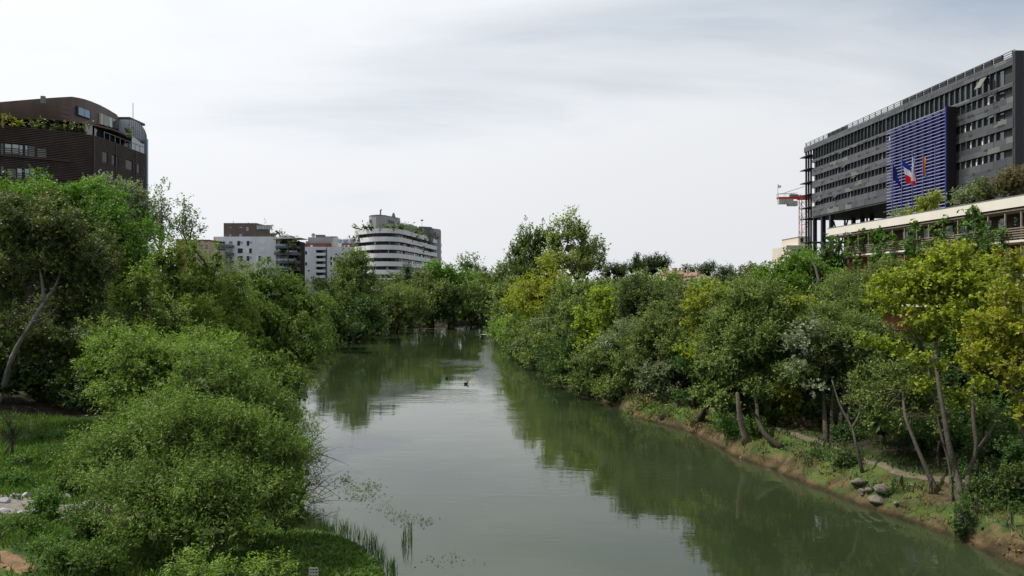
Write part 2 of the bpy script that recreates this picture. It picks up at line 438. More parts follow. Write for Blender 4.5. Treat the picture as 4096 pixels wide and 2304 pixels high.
# ------------------------------------------------------------------ foliage
def unit(a): return a / np.maximum(np.linalg.norm(a, axis=-1, keepdims=True), 1e-6)
def foliage(blobs, seed, n, ll, lw, clump=.36, per=7, tl=3.0, droop=0.0, up=.45, nclump=22, lead=0.35, flat=0.75, hang=0.0, core=0.05):
    """blobs: (cx,cy,cz,rx,ry,rz). n leaves of length ll / width lw hang on twigs that sit on clumps spread through the blobs."""
    rs = np.random.RandomState(seed)
    B = np.array(blobs, float)
    area = B[:, 3]*B[:, 5] + B[:, 4]*B[:, 5]
    cl, cr, cb, ctint = [], [], [], []
    for i, b in enumerate(B):
        k = max(7, int(nclump*(0.6+0.4*area[i]/area.mean())))
        d = unit(rs.normal(size=(k, 3)))
        d[:, 2] = np.where(d[:, 2] < -.15, -d[:, 2], d[:, 2]); d = unit(d)
        r = rs.uniform(.45, .92, (k, 1))**.7
        spray = rs.uniform(0, 1, (k, 1)) < .38
        r = np.where(spray, rs.uniform(.95, 1.24, (k, 1)), r)
        cl.append(b[:3] + d*r*b[3:6])
        m = float(np.prod(b[3:6])**(1/3))
        cr.append(m*clump*np.where(spray[:, 0], rs.uniform(.3, .6, k), rs.uniform(.5, 1.15, k)))
        cb.append(np.repeat(b[None, :3], k, 0)); ctint.append(np.clip(rs.normal(.45, .2, k), 0, 1))
    C, CR, CB, CT = np.vstack(cl), np.concatenate(cr), np.vstack(cb), np.concatenate(ctint)
    nt_ = max(1, n//per)
    w = CR**2; w /= w.sum()
    ci = rs.choice(len(C), nt_, p=w)
    e = unit(rs.normal(size=(nt_, 3)) + np.array([0, 0, up]))
    rr = rs.uniform(0, 1, (nt_, 1))**(.33)
    inner = rs.uniform(0, 1, nt_) < core
    c0 = C[ci] + e*rr*CR[ci][:, None]*np.array([1.15, 1.15, .85])
    bi = rs.choice(len(B), nt_, p=area/area.sum())
    q = unit(rs.normal(size=(nt_, 3)))*rs.uniform(0, .75, (nt_, 1))
    c0[inner] = (B[bi, :3] + q*B[bi, 3:6])[inner]
    out = unit(c0 - CB[ci])
    t = unit(e*.7 + out*.6 + rs.normal(size=(nt_, 3))*.45 + np.array([0, 0, lead]))
    TL = ll*tl*rs.uniform(.6, 1.3, (nt_, 1))
    s = np.tile(np.linspace(.05, 1, per)[None, :], (nt_, 1)) + rs.uniform(-.06, .06, (nt_, per))
    pos = c0[:, None] + t[:, None]*(TL[:, None]*s[..., None])
    pos[..., 2] -= droop*TL*s**2
    tan = unit(t[:, None] + np.array([0, 0, -1.0])*(2*droop*s[..., None]))
    rnd = unit(rs.normal(size=(nt_, per, 3)))
    side = unit(np.cross(tan, rnd))
    ld = unit(tan*.55 + side*.9 + np.array([0, 0, -1.0])*hang + rs.normal(size=(nt_, per, 3))*.2)
    nrm = unit(np.array([0, 0, 1.0])*flat + out[:, None]*.35 + rs.normal(size=(nt_, per, 3))*.55)
    wd = unit(np.cross(nrm, ld)); nn = np.cross(ld, wd)
    l = ll*rs.uniform(.6, 1.25, (nt_, per, 1)); wv = lw*rs.uniform(.7, 1.2, (nt_, per, 1))
    v0 = pos; v2 = pos + ld*l
    mid = pos + ld*l*.45 + nn*l*.06
    V = np.stack([v0, mid - wd*wv*.5, v2, mid + wd*wv*.5], 2).reshape(-1, 3)
    nL = nt_*per
    Fc = np.arange(nL*4, dtype=np.int32).reshape(-1, 4)
    tint = np.clip(CT[ci][:, None]*.7 + rs.normal(.18, .17, (nt_, per)) + rs.normal(0, .1, (nt_, 1)), 0, 1).ravel()
    return V, Fc, tint, C

SPEC = {}
def species(key, dark, light, **kw):
    trans = kw.pop('trans', .36)
    SPEC[key] = (leaf_mat(key + '_leaf', dark, light, trans), kw)
species('willow', (0.050, 0.084, 0.018), (0.205, 0.300, 0.062), lw=.22, llf=1.6, tl=4.6, per=9, droop=.2, hang=.15, up=.7, lead=.8, nclump=30, clump=.24)
species('weeping', (0.048, 0.088, 0.017), (0.205, 0.295, 0.054), lw=.34, llf=1.25, tl=4.0, per=9, droop=.8, hang=.6, up=.3, lead=.1, nclump=28, clump=.24)
species('lime', (0.056, 0.100, 0.017), (0.235, 0.345, 0.056), lw=.46, tl=3.4, droop=.2, hang=.3, lead=.6, nclump=28, clump=.24)
species('bright', (0.042, 0.092, 0.011), (0.151, 0.263, 0.025), lw=.5, tl=3.2, droop=.35, hang=.35, nclump=26, clump=.26)
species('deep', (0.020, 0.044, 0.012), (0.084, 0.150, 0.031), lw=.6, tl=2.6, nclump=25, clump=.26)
species('olive', (0.033, 0.050, 0.018), (0.158, 0.185, 0.060), lw=.6, tl=2.6, nclump=25, clump=.26, hang=.2)
species('silver', (0.085, 0.115, 0.058), (0.29, 0.34, 0.21), lw=.6, tl=3.0, up=.8, lead=.9, nclump=24, clump=.3)
species('greygreen', (0.043, 0.070, 0.020), (0.234, 0.293, 0.080), lw=.6, tl=2.8, nclump=25, clump=.26)
species('yellow', (0.110, 0.145, 0.014), (0.345, 0.395, 0.034), lw=.85, tl=2.2, flat=.9, nclump=32, clump=.21, hang=.3, trans=.42)
species('gold', (0.110, 0.130, 0.013), (0.335, 0.335, 0.030), lw=.85, tl=2.2, flat=.9, nclump=28, clump=.21, trans=.42)
species('poplar', (0.15, 0.20, 0.055), (0.36, 0.44, 0.14), lw=.75, tl=4.0, per=8, up=1.2, lead=1.6, nclump=18, clump=.26, hang=.15, core=.05)
species('pine', (0.021, 0.036, 0.015), (0.082, 0.112, 0.038), lw=.3, tl=2.0, per=6, flat=.6, nclump=26, clump=.32)
species('ivy', (0.034, 0.078, 0.014), (0.135, 0.244, 0.044), lw=.85, tl=2.5, droop=.6, hang=.8, nclump=10, clump=.4)
species('weed', (0.040, 0.089, 0.017), (0.120, 0.213, 0.037), lw=.5, tl=2.5, nclump=14)
species('dry', (0.123, 0.092, 0.037), (0.308, 0.259, 0.111), lw=.2, tl=4, nclump=12, up=.8, lead=1.0)
species('blossom', (0.10, 0.13, 0.075), (0.36, 0.39, 0.29), lw=.8, tl=2.0, nclump=20, clump=.25)
species('russet', (0.058, 0.051, 0.023), (0.189, 0.157, 0.070), lw=.6, tl=2.4, nclump=20)

SCALE = 1.17
BLOB_SEED = [100]; TRIS = [0]
def curve_pts(a, b, rs, k=5, bend=.12, sag=0.0):
    a, b = Vector(a), Vector(b); L = (b-a).length
    o1 = Vector(rs.normal(size=3)) * L*bend; o1.z *= .4
    out = []
    for i in range(k):
        t = i/(k-1)
        out.append(a.lerp(b, t) + o1*math.sin(math.pi*t) + Vector((0, 0, -sag*L*math.sin(math.pi*t))))
    return out

def make_tree(name, label, cat, sp, blobs, px=True, base=None, group=None, dens=1.0, trunk=.5, bark='bark', stems=None,
              leafpx=2.6, minleaf=.06, wood=True, limbs=10, depth=.9, over=None, fork=.35, seed=None, inner=1.0):
    """blobs (u, v, Y, ru, rv[, rdepth m]) in picture units at the real distance Y, or metres with px=False"""
    BLOB_SEED[0] += 1
    seed = seed or BLOB_SEED[0]
    rs = np.random.RandomState(seed)
    Bw = []
    for b in blobs:
        if px:
            u, v, Y, ru, rv = b[:5]
            c = P(u, v, Y); rx, rz = SCALE*ru*Y/FPX, SCALE*rv*Y/FPX
            ry = b[5] if len(b) > 5 else min(rx, rz*1.4)*depth
            Bw.append((c.x, c.y, c.z, rx, ry, rz))
        else: Bw.append(b)
    A = np.array(Bw)
    wgt = A[:, 3]*A[:, 5]
    mean = (A[:, :3]*wgt[:, None]).sum(0)/wgt.sum()
    if base is None: base = (mean[0], mean[1])
    bz = G(*base[:2]) if len(base) == 2 else base[2]
    bz0 = bz - .08 if len(base) == 2 else bz
    root = empty(name, (base[0], base[1], bz), label, cat, group)
    off = np.array([base[0], base[1], bz])
    mat, kw = SPEC[sp]; kw = dict(kw); kw.update(over or {})
    dist = float(np.hypot(mean[0], mean[1]))
    ll = max(minleaf, leafpx*dist/FPX) * kw.pop('llf', 1.0)
    lw = ll*kw.pop('lw', .5)
    # leaves for the area the crown covers, about three deep
    n = int(dens * 3.6 * sum(math.pi*a[3]*a[5] for a in A) / (ll*lw*.5))
    n = min(n, 190000)
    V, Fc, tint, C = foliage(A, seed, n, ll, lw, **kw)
    # inner foliage tinted dark, shade put into its colour: larger sprays filling each mass
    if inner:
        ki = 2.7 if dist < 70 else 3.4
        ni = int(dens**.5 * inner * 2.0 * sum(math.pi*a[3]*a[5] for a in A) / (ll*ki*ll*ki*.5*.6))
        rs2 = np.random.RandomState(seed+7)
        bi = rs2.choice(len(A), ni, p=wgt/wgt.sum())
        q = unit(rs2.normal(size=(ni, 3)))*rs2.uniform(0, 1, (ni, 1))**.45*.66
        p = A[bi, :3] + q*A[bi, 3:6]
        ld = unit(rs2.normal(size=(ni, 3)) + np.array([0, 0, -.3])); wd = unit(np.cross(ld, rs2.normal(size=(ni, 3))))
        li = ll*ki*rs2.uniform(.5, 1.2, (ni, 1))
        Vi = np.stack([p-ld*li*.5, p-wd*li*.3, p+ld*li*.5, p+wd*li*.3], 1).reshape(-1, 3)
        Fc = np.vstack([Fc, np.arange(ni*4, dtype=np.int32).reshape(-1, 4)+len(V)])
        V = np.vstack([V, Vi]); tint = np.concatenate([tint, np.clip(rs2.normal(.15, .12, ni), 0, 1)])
    TRIS[0] += len(Fc)*2
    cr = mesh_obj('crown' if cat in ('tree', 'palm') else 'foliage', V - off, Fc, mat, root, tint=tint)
    if wood:
        mb = MB()
        topz = A[:, 2].max()
        r0 = trunk
        b0 = Vector((base[0], base[1], bz0))
        if stems is None:
            low = (A[:, 2]-A[:, 5]).min()
            fz = max(bz + .6, low*(1-fork) + mean[2]*fork)
            fk = Vector((base[0]*.35+mean[0]*.65, base[1]*.35+mean[1]*.65, fz))
            tp = curve_pts(b0, fk, rs, 6, .05)
            mb.tube(tp, [r0*(1.25-.5*i/5) if i else r0*1.5 for i in range(6)], 7)
            forks = [(fk, r0*.6)]
        else:
            forks = []
            for st in stems:        # each a polyline of world points
                pts = [Vector(p) for p in st[0]]
                rr = [st[1]*(1-.5*i/(len(pts)-1)) for i in range(len(pts))]
                rr[0] = st[1]*1.35
                fine, fr = [], []
                for i in range(len(pts)-1):
                    for k in range(3):
                        tt = k/3
                        p0 = pts[max(i-1, 0)]; p1 = pts[i]; p2 = pts[i+1]; p3 = pts[min(i+2, len(pts)-1)]
                        q = .5*((2*p1)+(p2-p0)*tt+(2*p0-5*p1+4*p2-p3)*tt*tt+(3*p1-p0-3*p2+p3)*tt**3)
                        fine.append(q); fr.append((rr[i]*(1-tt)+rr[i+1]*tt)*(1+.12*rs.normal()*.5))
                fine.append(pts[-1]); fr.append(rr[-1])
                mb.tube(fine, fr, 7)
                if len(st) < 3: forks.append((pts[-1], rr[-1]))
        for i, a in enumerate(A):
            if not forks: break
            c = Vector(a[:3])
            fk, fr = min(forks, key=lambda q: (q[0]-c).length)
            tip = c + Vector((0, 0, a[5]*.55))
            if (tip-fk).length > .3:
                mb.tube(curve_pts(fk, tip, rs, 5, .09), [fr*(1-.17*k) for k in range(5)], 5)
            near = [q for q in C if np.linalg.norm((q-a[:3])/a[3:6]) < 1.05]
            rs.shuffle(near)
            for q in near[:max(2, int(limbs/len(A)+.5))]:
                st = fk.lerp(tip, rs.uniform(.15, .8))
                mb.tube(curve_pts(st, Vector(q), rs, 4, .1), [fr*.38, fr*.28, fr*.18, fr*.08], 4)
        mb.v = [(x-off[0], y-off[1], z-off[2]) for x, y, z in mb.v]
        mb.build('trunk' if cat in ('tree', 'palm') else 'stem', M[bark], root, smooth=True)
    return root
# ------------------------------------------------------------------ town hall on the right
class Local:
    """places box parts in a building's own frame: s along the facade, t into the building, z up"""
    def __init__(s, root, mat=None): s.r = root
    def box(s, name, mat, a, b, parent=None, rot=(0, 0, 0)):
        c = [(a[i]+b[i])/2 for i in range(3)]; d = [abs(b[i]-a[i]) for i in range(3)]
        return box_part(name, mat, parent or s.r, c, d, rot)

def building(name, label, cat, x, y, z, ang, group=None):
    r = empty(name, (x, y, z), label, cat, group, rz=ang)
    return r, Local(r)

def town_hall():
    rng = random.Random(4)
    ang = math.atan2(1.0, -0.0346)            # local +s runs away from the camera along the facade, local -t (right hand) is inland
    GZ = 4.0
    r, L = building('town_hall', 'long black glass and metal office building with a blue louvred box on its front', 'office building', 67.3, 105.8, GZ, ang)
    # local: s = along facade (0..69.4), t: + is towards the river (left), - is inland
    S = 69.4
    def yz(z): return z - GZ
    def s_at(px): return 55946/(px-484.7) - 105.8
    D = -44.0
    zt, zb = yz(40.15), yz(24.4)
    # dark core behind the facade skin
    L.box('wall', M['panel_back'], (0.3, D+.3, zb), (S-4.6, -.45, zt-.3))
    L.box('roof', M['black_metal'], (0.0, D, zt-.3), (S, -.02, zt))
    L.box('soffit', M['panel_back'], (17.5, D+.2, zb-.3), (S-4.4, -.05, zb))
    # lower part of the block near the camera, below the white roofed building's roof line
    L.box('lower_wall', M['panel_back'], (0.3, D+.3, yz(4)), (15.5, -.45, zb-.01))
    rows = [(36.7, 39.0), (34.8, 36.1), (32.0, 33.2), (29.4, 30.55), (26.65, 27.75)]
    bands = [(39.0, 40.15)]
    for i in range(4): bands.append((rows[i+1][1], rows[i][0]))
    bands.append((24.4, 26.65))
    endS = S-4.2
    box0, box1 = s_at(956.5), s_at(956.5)+17.6
    # skin of charcoal panels, two courses to a band
    for bi, (z0, z1) in enumerate(bands):
        e = S if bi == 0 else endS
        nn = 2
        h = (z1-z0)/nn
        for k in range(nn):
            w = 2.75; s0 = -.0 - (w/2 if k else 0); 
            while s0 < e:
                a, b = max(0, s0), min(e, s0+w)
                if b-a > .3:
                    m = rng.choices([0, 1, 2, 3, 4], [5, 5, 4, 3, 1.4 if bi > 0 else .2])[0]
                    dt = rng.uniform(0, .05)
                    L.box('panel', M['panel%d' % m], (a+.015, -.46, yz(z0+k*h)+.012), (b-.015, .02+dt, yz(z0+(k+1)*h)-.012))
                s0 += w
    for z0 in (21.6, 18.8, 16.0, 13.2, 10.4):        # courses of the near part lower down
        for s0 in np.arange(0, 12.9, 3.1):
            L.box('panel', M['panel%d' % rng.choice([0, 1, 3, 4])], (s0+.02, -.46, yz(z0)), (min(12.9, s0+3.08), .02+rng.uniform(0, .05), yz(z0+(2.75 if z0 < 21 else 2.75))))
    # windows
    for ri, (z0, z1) in enumerate(rows):
        w = 1.36
        n = int((endS-.9-2.4)/w) if ri else int((S-3.2-3)/w)
        for k in range(n):
            a = 2.4 + k*w
            if ri and box0-.2 < a+w/2 < box0+5: 
                continue
            if ri and abs(a-box0-1.5) < 1.2: continue
            lit = rng.random()
            glass = M['glass']
            p = L.box('window', glass, (a+.06, -.42, yz(z0)+.03), (a+w-.10, -.36, yz(z1)-.03), rot=(rng.uniform(-.012, .012), 0, rng.uniform(-.02, .02)))
            tw = .16 if ri else .10
            L.box('mullion', M['panel2'] if rng.random() < .7 else M['panel3'], (a+w-.10, -.43, yz(z0)), (a+w-.10+tw, -.05, yz(z1)))
            if ri and lit < (.42 if a < 14 else .26):
                L.box('blind', M['blind'], (a+.3, -.34, yz(z0)+.08), (a+.3+rng.uniform(.25, .5), -.31, yz(z0)+.08+(z1-z0)*rng.uniform(.5, .85)))  # pale blind strips also stand in for bright reflections in the glass
    # small slots between the rows
    for bi in range(1, 6):
        z0, z1 = bands[bi]
        zc = z0 + (z1-z0)*.5 + rng.uniform(-.15, .1)
        for s0 in [2.6, 5.2, 9.1, 12.0, 37, 40, 43.5, 47.5, 52, 55.5, 60, 63]:
            s0 += rng.uniform(-.9, .9)
            if rng.random() < .15 or (box0-.5 < s0 < box1): continue
            wd_ = rng.choice([.8, .8, 1.5])
            L.box('vent_slot', M['black_metal'], (s0, .0, yz(zc)-.16), (s0+wd_, .085, yz(zc)+.16))
    # windows tilted open
    for s0, z in ((59.5, 27.75), (61.8, 27.75), (63.2, 27.7), (52.5, 27.75), (44.5, 30.5), (3.4, 36.05), (3.4, 33.15), (50.0, 36.1), (48.7, 33.2)):
        L.box('open_window', M['panel3'], (s0, -.05, yz(z)-.62), (s0+1.3, .0, yz(z)+.02), rot=(R_(52), 0, 0)).location[1] = .42
    L.box('open_window', M['panel4'], (5.6, .2, yz(37.2)), (7.0, .26, yz(39.0)), rot=(R_(32), 0, 0)).location[1] = .5
    # roof edge rail
    for k, zz in enumerate((40.4, 40.7, 41.0)):
        L.box('rail', M['black_metal'], (.0, -.22, yz(zz)-.04), (S, -.14, yz(zz)+.04))
    for s0 in np.arange(.4, S, 2.2):
        L.box('rail_post', M['black_metal'], (s0, -.24, yz(40.15)), (s0+.09, -.12, yz(41.02)))
    for a, b in ((2.4, 28), (49, 57)):
        for s0 in np.arange(a, b, 2.2):
            L.box('parapet_panel', M['panel1'], (s0+.1, -.34, yz(40.2)), (s0+2.1, -.28, yz(40.97)))
    # near end wall, dark glass in a black frame
    L.box('end_frame', M['black_metal'], (-.35, -1.2, yz(4)), (.28, .0, yz(40.8)))
    for i in range(7):
        for j in range(9):
            L.box('end_window', M['glass'], (-.02, -1.3-(i+1)*2.6+.12, yz(38.2-j*3.2)), (.27, -1.3-i*2.6-.08, yz(41-j*3.2)-.2), rot=(0, 0, rng.uniform(-.01, .01)))
        L.box('end_mullion', M['black_metal'], (-.12, -1.3-(i+1)*2.6-.09, yz(8)), (.28, -1.3-(i+1)*2.6+.12, yz(41)))
    # open steel frame at the far end
    for s0, t0 in ((S-.4, -.3), (S-1.7, -.3), (S-3.0, -.3), (S-.4, -4.5), (S-3.0, -4.5), (S-.4, -9), (S-.4, -14)):
        L.box('column', M['black_metal'], (s0-.16, t0-.16, yz(5)), (s0+.16, t0+.16, yz(39.4)))
    L.box('frame_wall', M['panel_back'], (S-4.55, -14, zb), (S-4.25, -.5, yz(39)))
    for zz in (37.9, 35.0, 32.1, 29.4, 26.6, 24.2, 19.0):
        L.box('gallery', M['black_metal'], (S-4.2, -12, yz(zz)-.08), (S+.6, .75, yz(zz)+.08))
    # pilotis, braces and the glazed gap below the raised block
    for s0 in (S-4.4, S-8.5, S-12.5):
        L.box('pilotis', M['black_metal'], (s0-.35, -.9, yz(4.2)), (s0+.35, -.2, zb-.3))
        L.box('pilotis', M['black_metal'], (s0-.35, -9.4, yz(4.2)), (s0+.35, -8.7, zb-.3))
    for s0 in np.arange(18, S-5, 6.0):
        L.box('pilotis', M['black_metal'], (s0-.3, -28.9, yz(4.2)), (s0+.3, -28.3, zb-.3))
    for t0 in (-5, -20, -33, -41):
        for sgn in (1, -1):
            o = L.box('brace', M['black_metal'], (S-10, t0-.12, yz(18)-.12), (S-4.2, t0+.12, yz(18)+.12), rot=(0, sgn*R_(58), 0))
            o.scale[0] = 13
    for zz in (22.6, 20.2, 17.6):
        L.box('tie_beam', M['black_metal'], (18, D+.4, yz(zz)-.12), (S-4, D+.6, yz(zz)+.12))
    L.box('inner_wall', M['panel_back'], (16, D+.6, yz(4.2)), (30, -8, zb-.35))
    L.box('floor_slab', M['panel_back'], (15.6, D+.2, yz(15.2)), (S-4.2, -1.5, yz(15.9)))
    L.box('antenna', M['steel'], (2.0, -6.1, zt), (2.08, -6.0, zt+8.0))
    # blue louvred box standing proud of the facade
    z0, z1 = 15.5, 36.3
    L.box('blue_box_core', M['blue'], (box0+.25, .02, yz(z0)), (box1-.2, .95, yz(z1)-.35))
    L.box('blue_box_side', M['slat_back'], (box0, .02, yz(z0)), (box0+.24, 1.45, yz(z1)))
    L.box('blue_box_edge', M['blue'], (box0-.02, 1.3, yz(z0)), (box0+.3, 1.62, yz(z1)+.06))
    nl = int((z1-z0)/.53)
    for k in range(nl):
        zz = z1-.25-k*.53
        L.box('louvre', M['blue_pale'], (box0+.3, 1.32, yz(zz)-.025), (box1+.25, 1.55, yz(zz)+.025), rot=(R_(-38), 0, 0))
    for s0 in np.arange(box0+2.2, box1, 2.2):
        L.box('louvre_post', M['blue'], (s0-.05, .95, yz(z0)), (s0+.05, 1.25, yz(z1)-.3))
    return r, box0, box1
TH, BX0, BX1 = town_hall()

# flags on poles in front of the blue box
def flag_material(name, bands, axis):
    m, t, out = new_mat(name)
    b = principled(t, out, 0.85, 0.1)
    at = N(t, 'ShaderNodeAttribute', attribute_name='band')
    cr = N(t, 'ShaderNodeValToRGB'); cr.color_ramp.interpolation = 'CONSTANT'
    e = cr.color_ramp.elements
    while len(e) < len(bands): e.new(.5)
    for i, (p, c) in enumerate(bands):
        e[i].position = p; e[i].color = tuple(c)+(1,)
    t.links.new(at.outputs['Fac'], cr.inputs[0]); t.links.new(cr.outputs[0], b.inputs['Base Color'])
    tr = N(t, 'ShaderNodeBsdfTranslucent'); t.links.new(cr.outputs[0], tr.inputs[0])
    mx = N(t, 'ShaderNodeMixShader'); mx.inputs[0].default_value = .35
    t.links.new(b.outputs[0], mx.inputs[1]); t.links.new(tr.outputs[0], mx.inputs[2]); t.links.new(mx.outputs[0], out.inputs[0])
    return m
def flag(label, quad, bands, Y, along):
    """quad: four picture corners (hoist top, fly top, fly bottom, hoist bottom); cloth gets folds in depth"""
    n, k = 12, 16
    hp = P(quad[0][0], quad[0][1], Y)
    vs, fs, bd = [], [], []
    for j in range(k+1):
        for i in range(n+1):
            a, b = i/n, j/k
            u = (quad[0][0]*(1-a)+quad[1][0]*a)*(1-b) + (quad[3][0]*(1-a)+quad[2][0]*a)*b
            v = (quad[0][1]*(1-a)+quad[1][1]*a)*(1-b) + (quad[3][1]*(1-a)+quad[2][1]*a)*b
            p = P(u, v, Y)
            p.y += .22*math.sin(a*7+b*3)*a + .08*math.sin(b*9+a*5)*a
            p.x += .04*math.sin(b*8)*a
            vs.append(p-hp)
    for j in range(k):
        for i in range(n):
            q = j*(n+1)+i; fs.append((q, q+1, q+n+2, q+n+1)); bd.append(((i+.5)/n) if along == 'x' else (j+.5)/k)
    o = mesh_obj('flag', vs, fs, flag_material('flag_cloth', bands, 0), smooth=True)
    a = o.data.attributes.new('band', 'FLOAT', 'FACE'); a.data.foreach_set('value', bd)
    o.location = hp
    return tag(o, label, 'flag', 'flags flying before the blue louvred box')
FY = 100.0
poles = [(892.5, 160), (901.8, 156), (912.3, 152.5), (923, 148), (935, 144)]
plab = ['flagpole carrying the dark blue flag', 'flagpole carrying the tricolour flag', 'flagpole carrying the white blue and red flag', 'flagpole carrying the red yellow and green flag', 'bare flagpole without any flag']
for i, (u, v) in enumerate(poles):
    FYi = 112 - i*2.6
    top = P(u, v, FYi)
    gz = G(top.x, FYi)
    f = empty('flagpole', (top.x, FYi, gz), plab[i], 'flagpole', 'flagpoles before the blue louvred box')
    m = MB(); m.tube([(0, 0, 0), (0, 0, (top.z-gz)*.5), (0, 0, top.z-gz)], [.11, .08, .045], 8); m.build('pole', M['blue'], f, smooth=True)
    m = MB(); m.tube([(0, 0, top.z-gz), (0, 0, top.z-gz+.12)], [.09, .09], 8); m.build('finial', M['steel'], f)
flag('dark blue flag drooping in front of the blue louvres', [(892.8, 163), (897, 172), (903, 190), (893, 179)], [(0, (.015, .02, .16))], 112-.05, 'y')
flag('tricolour flag hanging with blue on top, white and red below', [(902, 159), (911, 168), (916, 185), (906, 183)], [(0, (.02, .04, .30)), (.30, (.62, .66, .72)), (.63, (.62, .015, .02))], 112-2.7, 'y')
flag('narrow white flag with blue and red stripes wrapped round its pole', [(912.5, 156), (914, 160), (917, 181), (911, 181)], [(0, (.66, .68, .74)), (.45, (.04, .06, .3)), (.6, (.66, .68, .74)), (.8, (.6, .03, .05))], 112-5.4, 'x')
flag('furled flag striped red, yellow, green and blue', [(923.2, 153), (925.6, 160), (927, 179), (922.8, 173)], [(0, (.55, .02, .02)), (.42, (.7, .45, .03)), (.62, (.10, .32, .08)), (.82, (.05, .16, .35))], 112-7.9, 'x')

# ------------------------------------------------------------------ white roofed building on the right bank
def white_roofed():
    rng = random.Random(8)
    GZ = 4.0
    X0 = 43.4
    ang = math.atan2(1.0, -0.0346)
    Yn = 56.0
    x0 = X0 + .0406*(0)     # facade plane crosses X0 at the camera's depth line
    def sY(px): return 788.4*(X0)/((px-512)+27.3)
    r, L = building('white_roofed_building', 'low building with a cream roof edge, dark timber walls and hanging creepers', 'building', X0-.0346*Yn, Yn, GZ, ang)
    Sf = sY(827.5)-Yn; Ss = sY(814.5)-Yn
    def yz(z): return z-GZ
    L.box('roof_edge', M['cream'], (-6, -.45, yz(15.62)), (Sf, .0, yz(16.5)))
    L.box('roof', M['grey'], (-6, -16, yz(16.0)), (Sf-.1, -.46, yz(16.3)))
    L.box('roof_flashing', M['steel'], (-6, -.5, yz(16.5)), (Sf+.03, .03, yz(16.56)))
    L.box('eaves', M['rail_wood'], (-6, -2.4, yz(15.38)), (Sf+.9, -.12, yz(15.5)))
    L.box('far_end_wall', M['timber'], (Sf-.6, -14, yz(4)), (Sf-.3, -2.2, yz(15.4)))
    for (z0, nm) in ((12.75, 'balcony_slab'), (9.95, 'balcony_slab')):
        L.box(nm, M['cream'], (-6, -2.2, yz(z0)), (Ss+(0 if z0 > 12 else .8), .0, yz(z0)+.17))
    L.box('balcony_slab', M['cream'], (-6, -2.2, yz(7.1)), (Ss, .0, yz(7.25)))
    L.box('timber_wall', M['timber'], (-6, -2.6, yz(12.92)), (Sf-.4, -2.2, yz(15.38)))
    L.box('brick_wall', M['brick'], (-6, -2.65, yz(10.12)), (Sf-.4, -2.25, yz(12.75)))
    L.box('brick_wall', M['brick'], (-6, -2.65, yz(4)), (Sf-.4, -2.25, yz(9.95)))
    for zc in (13.15, 13.4, 13.65, 13.9, 14.15, 14.4, 14.65, 14.9, 15.15):
        L.box('siding_board', M['timber'], (-6, -2.2, yz(zc)-.1), (Sf-.42, -2.16, yz(zc)+.1))
    wins = [(858.5, .95, 2.1, 0), (886, 1.0, 1.1, 0), (906.5, 1.0, 1.0, 0), (928, 1.05, 1.05, 0), (942, 1.0, 1.0, 0), (950, 1.0, 1.0, 0), (992, .9, 1.0, 1), (1006.5, 1.0, 1.75, 0), (1022, 1.0, 2.2, 0),
            (840, .8, 1.0, 1), (848, .8, 1.0, 1), (870, .8, 1.2, 1), (965, .9, 1.3, 1), (978, .9, 1.3, 1), (896, .8, 2.0, 1)]
    for px, w, h, dark in wins:
        s = sY(px) - Yn
        zt = 15.1
        wn = L.box('window', M['black_metal'], (s-w/2-.06, -2.3, yz(zt-h)-.06), (s+w/2+.06, -2.14, yz(zt)+.06))
        p = box_part('pane', M['glass'] if dark else M['glass_sky'], wn, (0, .53, 0), (w/(w+.12), .1, h/(h+.12)))
    for px in (1000, 1012, 985, 1019, 960):
        s = sY(px)-Yn
        wn = L.box('window', M['black_metal'], (s-.6, -2.36, yz(10.3)), (s+.6, -2.2, yz(12.5)))
        box_part('pane', M['glass'], wn, (0, .53, 0), (.88, .1, .93))
    for px in (830, 836, 846, 856, 866, 878, 890, 902, 914, 926, 940, 955, 970, 985, 1002, 1018):
        s = sY(px)-Yn
        L.box('post', M['rail_wood'], (s-.06, -.35, yz(12.92)), (s+.06, -.23, yz(15.38)))
        L.box('post', M['rail_wood'], (s-.06, -.35, yz(10.12)), (s+.06, -.23, yz(12.75)))
    for base in (12.92, 10.12):
        for k in range(5):
            L.box('railing_board', M['rail_wood'], (-6, -.2, yz(base)+.16+k*.2), (Ss-.4, -.16, yz(base)+.24+k*.2))
    L.box('roof_lantern', M['frame'], (-1, -3.6, yz(16.5)), (2.6, -1.6, yz(17.7)))
    L.box('roof_lantern_pane', M['glass_sky'], (-.8, -1.7, yz(16.7)), (2.4, -1.57, yz(17.5)))
    # creepers and roof plants are things of their own
    def wpt(px, z, out=.0):
        Y = sY(px); return (X0-.0346*Y-out, Y, z)
    vines = [(832, 15.2, 12.9, .35), (838, 14.8, 12.2, .3), (852, 15.0, 12.6, .45), (863, 15.3, 11.8, .5), (875, 14.9, 10.8, .55), (882, 15.3, 11.0, .6), (895, 14.4, 11.5, .6), (910, 14.6, 11.2, .6), (918, 15.4, 11.8, .65),
             (935, 14.2, 12.0, .6), (945, 15.2, 12.3, .6), (968, 15.4, 12.2, .8), (978, 15.5, 11.6, .8), (990, 13.9, 12.0, .6), (1003, 13.6, 12.3, .6), (845, 12.6, 10.6, .4), (856, 12.6, 10.4, .4), (925, 12.8, 10.8, .5), (985, 12.6, 10.0, .7)]
    lbs = ['at the far corner of the timber gallery', 'just inside the far corner post', 'left of the first tall pale window', 'right of the first tall pale window', 'spilling down over the lower slab', 'as a thick column up to the eaves',
           'on the railing below the small square pane', 'low on the railing in the middle', 'climbing to the eaves in mid facade', 'below the twin pale panes', 'between the twin pale panes', 'as the broadest column below the eaves', 'next to the broadest column',
           'along the railing near the tall window', 'along the railing by the last tall window', 'hanging under the far slab', 'hanging under the slab by the bright tree', 'hanging below the middle slab', 'hanging in front of the brick wall']
